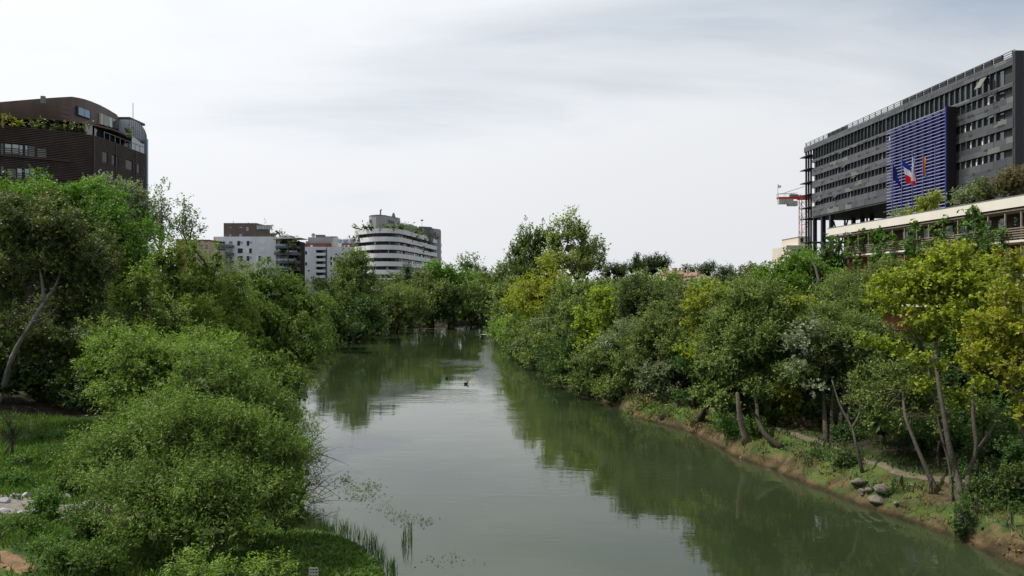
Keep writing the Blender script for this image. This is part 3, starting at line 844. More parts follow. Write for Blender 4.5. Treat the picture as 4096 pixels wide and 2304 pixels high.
    for i, (px, zt, zb, rad) in enumerate(vines):
        bl = []
        n = max(2, int((zt-zb)/.8))
        for k in range(n+1):
            z = zb+(zt-zb)*k/n
            q = wpt(px+rng.uniform(-2, 2), z, .15)
            bl.append((q[0], q[1], q[2], .32, rad*rng.uniform(.6, 1.2)*.72, .55))
        b = wpt(px, zb, .1)
        make_tree('climbing_vine', 'green creeper ' + lbs[i], 'creeper', 'ivy', bl, px=False, base=(b[0], b[1], zb-.3), trunk=.03, limbs=3, dens=1.0, leafpx=2.5, inner=.6, group='creepers on the white roofed building')
    def roofplant(name, px, back, bl, sp, lb, tr=.1, **k):
        Y = 788.4*(X0+back)/((px-512)+27.3); x = X0-.0346*Y+back
        make_tree(name, lb, 'tree' if tr > .05 else 'shrub', sp, [(x+a, Y+b, 16.4+c, rx, ry, rz) for a, b, c, rx, ry, rz in bl], px=False, base=(x, Y, 16.3), trunk=tr, **k)
    roofplant('roof_tree', 921, 5.0, [(-1.0, 1.5, .6, .9, .9, .7), (.1, 0, 1.2, 1.0, 1.0, .9), (.8, -1.0, 2.0, .9, .9, .75), (1.0, -.5, 1.0, .8, .8, .7)], 'gold', 'yellow tipped tree on the roof terrace before the blue louvres', over=dict(lw=.6))
    roofplant('roof_tree', 968, 5.0, [(-.9, 0, .8, .8, .8, .9), (0, 0, 1.2, .9, .9, 1.0), (.7, 0, 1.0, .8, .8, 1.0)], 'silver', 'silvery round tree on the roof right of the blue louvres', over=dict(flat=.3))
    roofplant('roof_tree', 988, 5.2, [(-.6, 0, 1.5, .9, .9, 1.1), (.6, 0, 1.2, .9, .9, 1.1)], 'olive', 'olive green tree on the roof between a silvery and a dark one')
    roofplant('roof_tree', 1013, 6.5, [(-.6, 0, 2.0, 1.1, 1.1, 1.2), (.6, 0, 2.8, 1.1, 1.1, 1.2), (.4, 0, 1.6, 1.4, 1.1, 1.3)], 'russet', 'dark brownish tree at the near end of the roof')
    roofplant('roof_shrub', 897, 2.5, [(0, 0, .2, .7, .6, .35)], 'silver', 'small silvery shrub on the roof edge below the flagpoles', tr=.03)
    q = P(826, 262, 96); make_tree('terrace_shrub', 'dark shrub on the terrace at the far end of the white roofed building', 'shrub', 'deep', [(q.x, q.y, q.z, 1.4, 1.2, 1.6), (q.x+.8, q.y, q.z-.8, 1.5, 1.2, 1.2)], px=False, base=(q.x, q.y), trunk=.08)
white_roofed()

# ------------------------------------------------------------------ construction crane and the block beside it
def crane():
    Yc = 210.0
    c = P(804.2, 288, Yc)
    gz = G(c.x, Yc)
    r = empty('tower_crane', (c.x, Yc, gz), 'red and white tower crane behind the steel end of the black building', 'crane')
    top = P(804, 198.5, Yc).z - gz
    m = MB(); w = 1.0
    for sx in (-1, 1):
        for sy in (-1, 1): m.box((sx*w-.09, sy*w-.09, 0), (sx*w+.09, sy*w+.09, top))
    k, st = 0, 2.0
    while (k+1)*st < top:
        z0, z1 = k*st, (k+1)*st; s = 1 if k % 2 else -1
        for sy in (-1, 1):
            m.tube([(-w*s, sy*w, z0), (w*s, sy*w, z1)], .06, 4); m.tube([(-w, sy*w, z1), (w, sy*w, z1)], .05, 4)
            m.tube([(sy*w, -w*s, z0), (sy*w, w*s, z1)], .06, 4)
        k += 1
    m.build('mast', M['crane_mast'], r)
    m = MB()
    x0 = P(777.5, 200, Yc).x - c.x; x1 = 14.0
    for yy in (-.7, .7): m.box((x0, yy-.12, top-.1), (x1, yy+.12, top+.35))
    m.box((-1.6, -1.0, top-.3), (1.6, 1.0, top+.8))
    for q in np.arange(x0, x1, 1.2): m.tube([(q, -.7, top+.1), (q+1.2, .7, top+.1)], .05, 4)
    m.build('counter_jib', M['crane_red'], r)
    m = MB()
    m.box((x0+.2, -.75, top-1.5), (x0+4.0, .75, top-.12)); m.build('counterweight', M['concrete'], r)
    m = MB(); m.box((-4.4, -.8, top-2.0), (-2.0, .8, top-.7)); m.build('cabin', M['concrete'], r)
    m = MB()
    for yy in (-.7, .7):
        m.tube([(x0, yy, top+1.2), (-2, yy, top+1.4)], .05, 4)
        for q in np.arange(x0, -1, 2): m.tube([(q, yy, top+.35), (q, yy, top+1.3)], .035, 4)
    m.tube([(x0+1, 0, top+1.2), (0, 0, top+3.2)], .07, 4)
    m.build('handrail', M['steel'], r)
    m = MB(); m.box((x0+3.2, -.5, top+.35), (x0+5.4, .5, top+1.1)); m.build('winch', M['steel'], r)
    m = MB(); m.tube([(x0+.1, 0, top+.3), (x0+.1, 0, top+3.8)], .05, 4); m.build('flag_rod', M['steel'], r)
    f = MB(); f.add([(x0+.1, 0, top+3.7), (x0+1.1, .1, top+3.4), (x0+.95, .2, top+2.9), (x0+.12, .02, top+2.7)], [(0, 1, 2, 3)]); f.add([(x0+.1, .02, top+3.7), (x0+1.1, .12, top+3.4), (x0+.95, .22, top+2.9), (x0+.12, .04, top+2.7)], [(3, 2, 1, 0)]); f.build('pennant', M['frame'], r)
crane()

def simple_block(name, label, cat, u0, u1, vt, Y, depth, mat, base=None, ang=0.0, group=None):
    """a block whose front runs from picture column u0 to u1 at distance Y with its top at row vt"""
    a, b = P(u0, vt, Y), P(u1, vt, Y)
    gz = G((a.x+b.x)/2, Y) if base is None else base
    r = empty(name, ((a.x+b.x)/2, Y, gz), label, cat, group, rz=ang)
    w = b.x-a.x; h = a.z-gz
    L = Local(r)
    L.box('wall', mat, (-w/2, 0, -1), (w/2, depth, h))
    return r, L, w, h
def beige():
    r, L, w, h = simple_block('apartment_building', 'beige stepped apartment building beside the foot of the crane', 'building', 791, 812, 246, 195, 14, M['beige'])
    px = 195/FPX
    L.box('upper_wall', M['beige'], (-w/2+2.2, 1, h), (w/2, 13, h+9.5*px))
    L.box('roof_edge', M['cream'], (-w/2+2.0, .8, h+9.5*px), (w/2+.1, 13.2, h+9.9*px))
    for k, dv in enumerate((0, 5.8, 12)):
        L.box('balcony', M['cream'], (-w/2-1.6-(k > 0)*.6, -1.4, h-dv*px-.9), (w/2-.5, .0, h-dv*px+.1))
    for k in range(2):
        for j in range(3):
            L.box('window', M['glass'], (-w/2+.6+j*1.5, -.06, h-(5.2+6*k)*px), (-w/2+1.6+j*1.5, -.01, h-(2.4+6*k)*px))
    L.box('window', M['glass'], (-w/2+2.7, .94, h+1), (-w/2+3.4, .99, h+2.0))
beige()

# ------------------------------------------------------------------ brown louvred building on the left
def brown():
    rng = random.Random(3)
    GZ = 4.0
    Cx, Cy = -53.2, 100.0
    # right face runs along +Y, left face runs back towards the camera's left
    r, L = building('louvred_building', 'dark brown apartment block clad in fine horizontal louvres with a curved penthouse', 'building', Cx, Cy, GZ, 0.0)
    ld = Vector((-1.25, -1.0, 0)).normalized()
    zt = 28.4-GZ
    LEN_R, LEN_L = 14.4, 26.0
    far = Vector((0, LEN_R, 0)); lf = ld*LEN_L
    m = MB()
    m.prism([(0, 0), (0, LEN_R), (-22, LEN_R), (lf.x-4, lf.y+8), (lf.x, lf.y)], 0, zt-.1)
    m.build('wall', M['slat_back'], r)
    # openings on the right face (s along +Y, z)
    def pxr(cx): # crop column -> s on the right face
        u = cx/11.15; return (-53.2*FPX/(u-512)) - 100.0
    def zr(cx, cy):
        u = cx/11.15; v = 85+cy/11.15; Y = 100.0+pxr(cx); return EYE-(v-288)/FPX*Y-GZ
    wins_r = [(1130, 1187, 745, 870), (1235, 1307, 785, 905), (1392, 1467, 840, 950), (1510, 1550, 880, 985), (1130, 1260, 985, 1085), (1390, 1440, 1080, 1150), (1235, 1300, 1260, 1350), (1400, 1460, 1320, 1400)]
    wr = []
    for a, b, c, d in wins_r:
        s0, s1 = pxr(a), pxr(b); wr.append((s0, s1, zr((a+b)/2, d), zr((a+b)/2, c)))
    # left face: position t metres from the corner along ld
    def tl(cx):
        k = (cx/11.15-512)/FPX       # X = k*Y ; X=-53.2-.7809t ; Y=100-.6247t
        return (-53.2-100*k)/(.7809-.6247*k)
    def zl(cx, cy):
        Y = 100-.6247*tl(cx); v = 85+cy/11.15; return EYE-(v-288)/FPX*Y-GZ
    wins_l = [(5, 40, 650, 790, 0), (50, 130, 655, 770, 1), (132, 212, 660, 775, 1), (214, 255, 668, 790, 1), (278, 308, 672, 795, 1), (312, 392, 682, 800, 0), (410, 522, 700, 815, 0),
              (5, 45, 905, 1000, 0), (75, 185, 925, 1045, 0), (188, 248, 928, 1050, 1), (272, 330, 932, 1055, 1), (332, 388, 936, 1060, 1), (470, 522, 955, 1050, 0)]
    wl = []
    for a, b, c, d, g in wins_l:
        t0, t1 = tl(b), tl(a); wl.append((t0, t1, zl((a+b)/2, d), zl((a+b)/2, c), g))
    # beyond the picture edge the same pattern goes on
    for z0, z1 in ((wl[1][2], wl[1][3]), (wl[9][2], wl[9][3]), (wl[9][2]-2.9, wl[9][3]-2.9), (wl[9][2]-5.8, wl[9][3]-5.8)):
        for t0 in np.arange(11, 24, 2.4): wl.append((t0, t0+1.9, z0, z1, 1))
    # louvres as real slats, cut round the openings
    m = MB()
    z = .4
    def spans(length, opens, z):
        cuts = sorted((a, b) for a, b, z0, z1 in opens if z0-.02 < z < z1+.02)
        out, s = [], 0
        for a, b in cuts:
            if a > s: out.append((s, a))
            s = max(s, b)
        if s < length: out.append((s, length))
        return out
    ow_r = wr; ow_l = [(a, b, c, d) for a, b, c, d, g in wl if g]
    nrm_l = Vector((1.0, -1.25, 0)).normalized()
    k = 0
    while z < zt:
        for a, b in spans(LEN_R, ow_r, z):
            m.box((.02, a, z-.055), (.16, b, z+.055))
        for a, b in spans(LEN_L, ow_l, z):
            p0, p1 = ld*a, ld*b; q = nrm_l*.15
            vs = [p0+nrm_l*.02, p1+nrm_l*.02, p1+q, p0+q]
            m.add([(v.x, v.y, z-.055) for v in vs]+[(v.x, v.y, z+.055) for v in vs], [(0,3,2,1),(4,5,6,7),(0,1,5,4),(1,2,6,5),(2,3,7,6),(3,0,4,7)])
        z += .21; k += 1
    o = m.build('louvre_cladding', M['slat'], r); o['kind'] = 'stuff'
    for s0, s1, z0, z1 in wr:
        w = L.box('window', M['black_metal'], (-.02, s0, z0), (.05, s1, z1)); 
        box_part('pane', M['glass_dark'], w, (.6, 0, .02), (.6, .88, .86))
    def lface(name, mat, t0, t1, z0, z1, d0, d1, parent=None):
        c = ld*((t0+t1)/2) + nrm_l*((d0+d1)/2)
        return box_part(name, mat, r, (c.x, c.y, (z0+z1)/2), (t1-t0, abs(d1-d0), z1-z0), (0, 0, math.atan2(-ld.y, -ld.x)))
    for t0, t1, z0, z1, g in wl:
        w = lface('window', M['black_metal'], t0+.02, t1-.02, z0, z1, .0, .04 if g else -.02)
        n = 1
        box_part('pane', M['glass_sky'], w, (0, -.62 if g else -.7, .0), (.9, .5, .92))
        if g:
            for q in range(3): lface('balcony_bar', M['slat'], t0, t1, z0+.12+q*.26, z0+.2+q*.26, .12, .2)
        else:
            pass
    for t0, t1, z0, z1, g in wl[:13]:
        if not g:
            pass
    for zz in (wl[1][2]-.25, wl[9][2]-.25): lface('ledge', M['slat'], 2.5, LEN_L, zz-.08, zz+.08, .0, .35)
    for s0 in (.1, 5.6, 11.3): L.box('corner_strip', M['slat'], (.05, s0-.08, 0), (.22, s0+.08, zt))
    # setback storey and terrace
    m = MB(); m.prism([(-4.5, 5.5), (-3.2, 9), (-3.2, LEN_R+.2), (-20, LEN_R+.2), (lf.x-7, lf.y+12), (lf.x-4.5, lf.y+8)], zt-.1, zt+2.4); m.build('setback_wall', M['slat'], r)
    # penthouse: bulging metal skin
    def prof(u, v, Y): p = P(u, v, Y); return p
    # plan line of the penthouse edge, from far right to far left, with top and bottom heights
    line = []
    for u, vt, vb, Y in ((116.6, 114.4, 127.5, 113.0), (108, 109.2, 126.5, 110.5), (100, 105.0, 124.8, 108.2), (92, 101.6, 123.5, 106.0), (85, 99.2, 122.3, 104.2), (78, 97.6, 121.0, 102.8), (71.7, 96.6, 120.6, 101.8), (60, 97.2, 119.8, 101), (45, 98.2, 119.0, 100), (30, 99.4, 118.6, 99), (15, 100.7, 118.4, 98), (0, 102.0, 118.2, 97), (-40, 105.5, 118.0, 94.7), (-70, 108, 118, 93)):
        t = P(u, vt, Y); b = P(u, vb, Y); line.append((t.x, t.y, b.z, t.z))
    vs, fs = [], []
    n = len(line); K = 5
    for i, (x, y, zb, ztop) in enumerate(line):
        a = line[max(i-1, 0)]; b = line[min(i+1, n-1)]
        d = Vector((b[0]-a[0], b[1]-a[1], 0)).normalized(); nn = Vector((-d.y, d.x, 0))   # towards the viewer side
        if nn.y > 0: nn = -nn
        for k in range(K+1):
            q = k/K
            bul = 0.0 if i < 7 else -.5*(1-q)**2
            vs.append((x+nn.x*bul-Cx, y+nn.y*bul-Cy, zb+(ztop-zb)*q-GZ))
    for i in range(n-1):
        for k in range(K): fs.append((i*(K+1)+k, (i+1)*(K+1)+k, (i+1)*(K+1)+k+1, i*(K+1)+k+1))
    nb = len(vs)
    for i, (x, y, zb, ztop) in enumerate(line):     # back wall and roof, 9 m behind
        vs.append((x-Cx-4, y-Cy+12, zb-GZ)); vs.append((x-Cx-4, y-Cy+12, ztop-GZ))
    for i in range(n-1):
        fs.append((nb+2*i, nb+2*i+1, nb+2*i+3, nb+2*i+2))
        fs.append((i*(K+1)+K, (i+1)*(K+1)+K, nb+2*i+3, nb+2*i+1))
        fs.append((i*(K+1), nb+2*i, nb+2*i+2, (i+1)*(K+1)))
    fs.append(tuple([k for k in range(K+1)])+(nb+1, nb)); 
    mesh_obj('penthouse', vs, fs, M['copper'], r)
    def front(u0, u1, v0, v1, Y0, Y1, name, mat, thick=.12, parent=None, off=.0):
        a, b = P(u0, v0, Y0), P(u1, v0, Y1)
        zt_, zb_ = P(u0, v0, Y0).z, P(u0, v1, Y0).z
        d = Vector((b.x-a.x, b.y-a.y, 0)); c = (a+b)/2; ng = Vector((d.y, -d.x, 0)).normalized()
        return box_part(name, mat, parent or r, (c.x-Cx+ng.x*off, c.y-Cy+ng.y*off, (zt_+zb_)/2-GZ), (d.length, thick, zt_-zb_), (0, 0, math.atan2(d.y, d.x)))
    w = front(76, 89.2, 106.0, 114.9, 102.4, 105.2, 'penthouse_window', M['black_metal'], .3, off=.1)
    box_part('pane', M['glass_blue'], w, (-.24, -.45, 0), (.42, .25, .86)); box_part('pane', M['glass_blue'], w, (.2, -.45, 0), (.40, .25, .86))
    for u0, u1, Y0, Y1, mt in ((99, 101.7, 107.9, 108.6, 'beige'), (102.0, 107.4, 108.7, 110.2, 'glass'), (107.8, 110.6, 110.3, 111.1, 'blind'), (111, 114.3, 111.2, 112.2, 'glass')):
        front(u0, u1, 113.2+(u0-99)*.42, 124.0+(u0-99)*.28, Y0, Y1, 'penthouse_window', M[mt], .25, off=.12)
    # thin roof slab over the terrace, reaching to the glass end
    a = [P(71, 121.3, 101.5), P(92, 125.3, 105.5), P(112, 130, 109), P(128, 136.5, 111), P(145.5, 143.2, 113.8)]
    vs, fs = [], []
    for i, p in enumerate(a):
        for dz in (0, .22):
            vs.append((p.x-Cx, p.y-Cy, p.z-GZ+dz)); vs.append((p.x-Cx-5.5, p.y-Cy+.5, p.z-GZ+dz))
    for i in range(len(a)-1):
        q = i*4; fs += [(q, q+4, q+5, q+1), (q+2, q+3, q+7, q+6), (q, q+2, q+6, q+4), (q+1, q+5, q+7, q+3)]
    fs += [(0, 1, 3, 2), (len(vs)-4, len(vs)-2, len(vs)-1, len(vs)-3)]
    mesh_obj('terrace_roof', vs, fs, M['copper'], r)
    # glazed terrace end and rail
    x1 = P(145, 140, 113.8).x-Cx
    for k in range(6): L.box('terrace_glass', M['glass_sky'], (-.12, 10.5+k*.62, zt+.05), (-.06, 10.5+k*.62+.55, zt+1.9-k*.1))
    L.box('terrace_rail', M['steel'], (-.1, 3, zt+.95), (-.02, LEN_R, zt+1.02))
    for s0 in np.arange(3, LEN_R, 1.4): L.box('rail_post', M['steel'], (-.1, s0-.03, zt-.05), (-.03, s0+.03, zt+.98))
    for s0 in (4, 6.3, 8.6): L.box('terrace_window', M['glass'], (-3.19, s0, zt+.2), (-3.1, s0+1.8, zt+2.3))
    # barrel shaped zinc and glass end
    m = MB(); y0, y1 = LEN_R+.6, LEN_R+16
    c = P(147, 148, Cy+y0); ex = c.x-Cx
    zc = P(147, 139, Cy+y0).z-GZ; zt2 = P(130, 119.5, Cy+y0).z-GZ
    R1 = zt2-zc
    prof_ = [(ex, 0), (ex, zc)] + [(ex-R1*.98*(1-math.cos(a)), zc+R1*math.sin(a)) for a in np.linspace(.15, math.pi/2, 9)] + [(ex-9, zt2+.1), (ex-9, 0)]
    nP = len(prof_)
    vs = [(x, y0, z) for x, z in prof_]+[(x-(y1-y0)*.62, y1, z) for x, z in prof_]
    m.add(vs, [tuple(range(nP))]+[tuple(range(2*nP-1, nP-1, -1))]+[(i, nP+i, nP+(i+1) % nP, (i+1) % nP) for i in range(nP)])
    m.build('barrel_roof', M['zinc'], r, smooth=False)
    for i in range(7):      # standing seams of the sheet
        yy = y0+.02
    for a0 in np.linspace(.2, 1.5, 12):
        x = ex-R1*.98*(1-math.cos(a0)); z = zc+R1*math.sin(a0)
        L.box('seam', M['steel'], (x-.03, y0-.04, zc-1.5+ (z-zc)*.0), (x+.03, y0+.0, z+.02))
    L.box('barrel_glass', M['glass_blue'], (ex-.5, y0-.12, 0), (ex+.05, y0+.3, zc))
    for k in range(7): L.box('glass_bar', M['steel'], (ex-.6, y0-.16, 2+k*3), (ex+.09, y0+.34, 2.12+k*3))
    L.box('barrel_hatch', M['black_metal'], (ex-7.8, y0+.2, zt2+.08), (ex-2.6, y0+5, zt2+.42))
    L.box('antenna', M['steel'], (P(126.3, 110, Cy+y0).x-Cx-.03, y0+2, zt2), (P(126.3, 110, Cy+y0).x-Cx+.03, y0+2.06, zt2+2.9))
    L.box('roof_vent', M['steel'], (P(40, 98, 98).x-Cx-.25, -1.5, P(40, 98.5, 98.5).z-GZ-.6), (P(40, 98, 98).x-Cx+.2, -1.1, P(40, 95.8, 98.5).z-GZ))
    # planting on the terraces
    def pl(lb, bl, sp, tr=.04, **k):
        make_tree('terrace_plant', lb, 'shrub', sp, bl, base=(P(*bl[0][:3]).x, bl[0][2], 28.3), trunk=tr, limbs=4, dens=.6, **k)
    pl('yellow flowering bush on the brown building terrace, cut by the picture edge', [(4, 122.5, 92, 4, 2.2), (3, 119, 92, 1.5, 2)], 'gold', over=dict(lw=.5))
    pl('yellow flowering bush on the terrace, the one with dark hedge on its right', [(20, 123.5, 94.5, 4, 2.6)], 'gold', over=dict(lw=.5))
    pl('low dark hedge along the terrace below the bulging penthouse wall', [(38, 128, 97, 8, 2.2), (52, 129.5, 98.5, 9, 2.4), (66, 130, 99.5, 9, 2.8), (77, 131, 100.2, 5, 3)], 'olive', over=dict(nclump=10))
    pl('pale grassy bush at the corner of the brown terrace', [(86, 132, 100.6, 4.5, 2.8)], 'olive')
    pl('small round topped tree on the terrace before the zinc barrel roof', [(128.3, 132.5, 108.5, 1.7, 3), (128.6, 139, 108.5, 1.5, 4)], 'olive')
brown()
# ------------------------------------------------------------------ curved banded building, far left bank
def curved():
    rng = random.Random(5)
    GZ = 4.0
    # outer balcony edge in plan, left end -> bulge -> right end
    raw = [(-57.6, 288.5), (-52.5, 281.5), (-50.3, 278.6), (-48.2, 276.9), (-45.6, 276.0), (-43.4, 276.1), (-41.4, 277.2), (-39.9, 279.6), (-38.9, 284), (-37.2, 298), (-35.2, 316), (-33.4, 334), (-32.3, 345)]
    pts = []
    for i in range(len(raw)-1):
        p0, p1, p2, p3 = raw[max(i-1, 0)], raw[i], raw[i+1], raw[min(i+2, len(raw)-1)]
        for k in range(3):
            t = k/3
            pts.append(tuple(.5*((2*p1[j])+(p2[j]-p0[j])*t+(2*p0[j]-5*p1[j]+4*p2[j]-p3[j])*t*t+(3*p1[j]-p0[j]-3*p2[j]+p3[j])*t**3) for j in (0, 1)))
    pts.append(raw[-1])
    cx, cy = -45.0, 290.0
    r = empty('banded_building', (cx, cy, GZ), 'white curved apartment building with dark window bands and planted balconies', 'building')
    L = Local(r)
    P2 = [(x-cx, y-cy) for x, y in pts]
    def inset(d):
        out = []
        for i, (x, y) in enumerate(P2):
            a = P2[max(i-1, 0)]; b = P2[min(i+1, len(P2)-1)]
            dx, dy = b[0]-a[0], b[1]-a[1]; l = math.hypot(dx, dy)
            out.append((x - dy/l*d*1.0, y + dx/l*d))
        return out
    back = [(P2[-1][0]-14, P2[-1][1]+2), (P2[0][0]-2, P2[0][1]+40)]
    pitch = 2.9
    top = 29.9
    inner = inset(1.5)
    m = MB(); m.prism(inner+back, 0, top-GZ-1.2); m.build('wall', M['slat_back'], r)
    for k in range(8):
        zt = top - k*pitch - GZ; zb = zt-1.62
        m = MB(); o = P2; q = inset(.22)
        n = len(o)
        vs = [(x, y, zb) for x, y in o]+[(x, y, zt) for x, y in o]+[(x, y, zb) for x, y in q]+[(x, y, zt) for x, y in q]
        fs = []
        for i in range(n-1):
            fs += [(i, i+1, n+i+1, n+i), (2*n+i, 3*n+i, 3*n+i+1, 2*n+i+1), (n+i, n+i+1, 3*n+i+1, 3*n+i), (i, 2*n+i, 2*n+i+1, i+1)]
        fs += [(0, n, 3*n, 2*n), (n-1, 3*n-1, 4*n-1, 2*n-1)]
        m.add(vs, fs)
        m.prism([(x, y) for x, y in inset(.2)]+[(a*1.0, b) for a, b in inset(1.6)[::-1]], zb-.02, zb+.25)
        m.build('balcony_band', M['white_clean'], r)
        # windows, piers and curtains along the recessed wall
        if k < 7:
            z1 = zb; z0 = zt-pitch+.0
            seglen = 0
            for i in range(0, n-1):
                (x0, y0), (x1, y1) = inner[i], inner[i+1]
                l = math.hypot(x1-x0, y1-y0); a = math.atan2(y1-y0, x1-x0)
                m_ = max(1, int(l/2.2))
                for j in range(m_):
                    f = (j+.5)/m_; xx, yy = x0+(x1-x0)*f, y0+(y1-y0)*f
                    nx_, ny_ = (y1-y0)/l, -(x1-x0)/l
                    t = rng.random()
                    wl = l/m_*.8
                    w = box_part('window', M['black_metal'], r, (xx+nx_*.06, yy+ny_*.06, zb-.62), (wl, .06, 1.15), (0, 0, a))
                    pm = M['glass_dark'] if t < .80 else (M['glass_sky'] if t < .86 else M['red_brown'])
                    box_part('pane', pm, w, (0, -.9, 0), (.9, .5, .88))
    # rooftop storeys
    def tower(name, outline, z0, z1, mat):
        m = MB(); m.prism([(x-cx, y-cy) for x, y in outline], z0-GZ, z1-GZ); return m.build(name, mat, r)
    def pp(u, Y): return ((u-512)/FPX*Y, Y)
    def zz(v, Y): return EYE-(v-288)/FPX*Y
    el = [pp(369, 288), pp(369.4, 285), pp(371.5, 283), pp(376, 281.5), pp(380.5, 281.5), pp(385, 283), pp(390, 287), pp(395, 291), pp(400, 296), (pp(400, 296)[0]-2, 306), (pp(369, 288)[0]-.5, 306)]
    zt_ = zz(215.8, 283)
    tower('penthouse', el, top-1.5, zt_, M['grey'])
    tower('penthouse_roof', [(x*1.0, y-.12) for x, y in el], zt_, zt_+.25, M['dark_grey'])
    for u, v0, v1, Y, w in ((370.5, 219.8, 222.6, 283.5, .35), (388, 219.6, 222.6, 285.6, .55), (389.8, 220.2, 222.8, 286.8, .35), (391.8, 221, 223.8, 288.6, .5), (393.8, 221.4, 224, 290.0, .5)):
        x, y = pp(u, Y); L.box('window', M['glass'], (x-cx-w, y-cy-.5, zz(v1, Y)-GZ), (x-cx+w, y-cy+.3, zz(v0, Y)-GZ))
    tower('roof_block', [pp(400.3, 300), pp(411, 300), pp(418.5, 316), (pp(418.5, 316)[0]-3, 324), (pp(400, 300)[0]-6, 322)], top-1.4, zz(224.2, 300), M['grey'])
    tower('roof_block', [pp(418.8, 322), pp(431, 325), (pp(431, 325)[0], 336), (pp(418.8, 322)[0]-2, 336)], top-1.4, zz(226.9, 325), M['dark_grey'])
    tower('roof_block', [pp(431.2, 338), pp(440.2, 345), (pp(440, 345)[0]-.5, 356), (pp(431, 338)[0]-2, 356)], top-22, zz(228.8, 342), M['grey'])
    L.box('window', M['glass_sky'], (pp(437.2, 341.5)[0]-cx-.6, 340.5-cy, zz(235.5, 341)-GZ), (pp(437.2, 341.5)[0]-cx+.5, 341.6-cy, zz(231.5, 341)-GZ))
    for u, w in ((415.5, .5), (417.3, .5), (423.5, .4)):
        x, y = pp(u, 313 if u < 420 else 322.6); L.box('window', M['glass'], (x-cx-w, y-cy-1.2, zz(231, y)-GZ), (x-cx+w, y-cy+.3, zz(228.3, y)-GZ))
    for k in range(6):      # small balconies on the far right corner
        z = zz(246.5, 348)-GZ-k*2.9
        L.box('corner_balcony', M['white_clean'], (pp(438.6, 348)[0]-cx, 346-cy, z), (pp(441.3, 348)[0]-cx, 350-cy, z+1.3))
    m = MB(); x, y = pp(380.5, 284); z = zt_-GZ
    m.tube([(x-cx, y-cy, z), (x-cx, y-cy, z+2.0), (x-cx+.15, y-cy, z+2.25), (x-cx+.5, y-cy, z+2.3)], [.28, .28, .27, .25], 8); m.build('flue', M['steel'], r)
    m = MB(); x, y = pp(393.5, 292)
    q = [(1.1, 0), (.75, 1.0), (.45, 1.9), (.3, 2.2)]
    m.tube([(x-cx, y-cy, z+b-.3) for a, b in q], [a for a, b in q], 6); m.build('roof_cowl', M['dark_grey'], r)
    m = MB(); x, y = pp(422, 325); m.tube([(x-cx, y-cy, 23), (x-cx, y-cy, zz(219.8, 325)-GZ)], .07, 4); m.box((x-cx-.5, y-cy-.1, zz(221, 325)-GZ), (x-cx+.5, y-cy+.1, zz(219.6, 325)-GZ)); m.build('antenna', M['steel'], r)
    L.box('washing', M['frame'], (-38.2-cx-.0, 301-cy, zz(250.5, 301)-GZ), (-37.2-cx+.25, 303-cy, zz(246.8, 302)-GZ)); L.box('washing', M['frame'], (-37.9-cx, 304-cy, zz(251, 305)-GZ), (-36.9-cx+.2, 306-cy, zz(247.3, 305)-GZ))
    m = MB()
    for i in range(0, 10): 
        x, y = P2[i]; m.tube([(x+.3, y+.4, top-GZ), (x+.3, y+.4, top-GZ+1.1)], .04, 4)
    m.build('terrace_pergola', M['steel'], r)
    # planting on the roof terrace and balconies
    def plants(lb, lst, **k):
        make_tree('balcony_plant', lb, 'shrub', 'olive', lst, px=False, base=(lst[0][0], lst[0][1], lst[0][2]-.5), wood=False, leafpx=2.2, group='planting on the banded building', over=dict(nclump=7), **k)
    def along(i0, i1, zoff, h, hr=.55):
        out = []
        for i in range(i0, i1):
            for f in (0, .5):
                x = pts[i][0]*(1-f)+pts[i+1][0]*f; y = pts[i][1]*(1-f)+pts[i+1][1]*f
                if rng.random() < .9: out.append((x-.4, y+.5, top+zoff+rng.uniform(-.1, .3), 1.0, .6, h*rng.uniform(.2, .5)))
        return out
    plants('trailing greenery on the roof terrace at the left end of the banded building', along(0, 6, .35, .6))
    plants('thin roof terrace planting above the rounded nose of the banded building', along(7, 18, .1, .35))
    plants('thick planting along the roof terrace right of the rounded penthouse', along(21, 29, .35, 1.1))
    plants('planting at the far right end of the roof terrace', along(30, 36, .2, .9))
    plants('bushes spilling over the second balcony band', along(26, 31, -2.6, 1.0))
    plants('greenery trailing from the third balcony band', along(29, 35, -5.6, .7))
    plants('ivy hanging at the left end of the second band', along(0, 2, -3.3, 1.2))
curved()

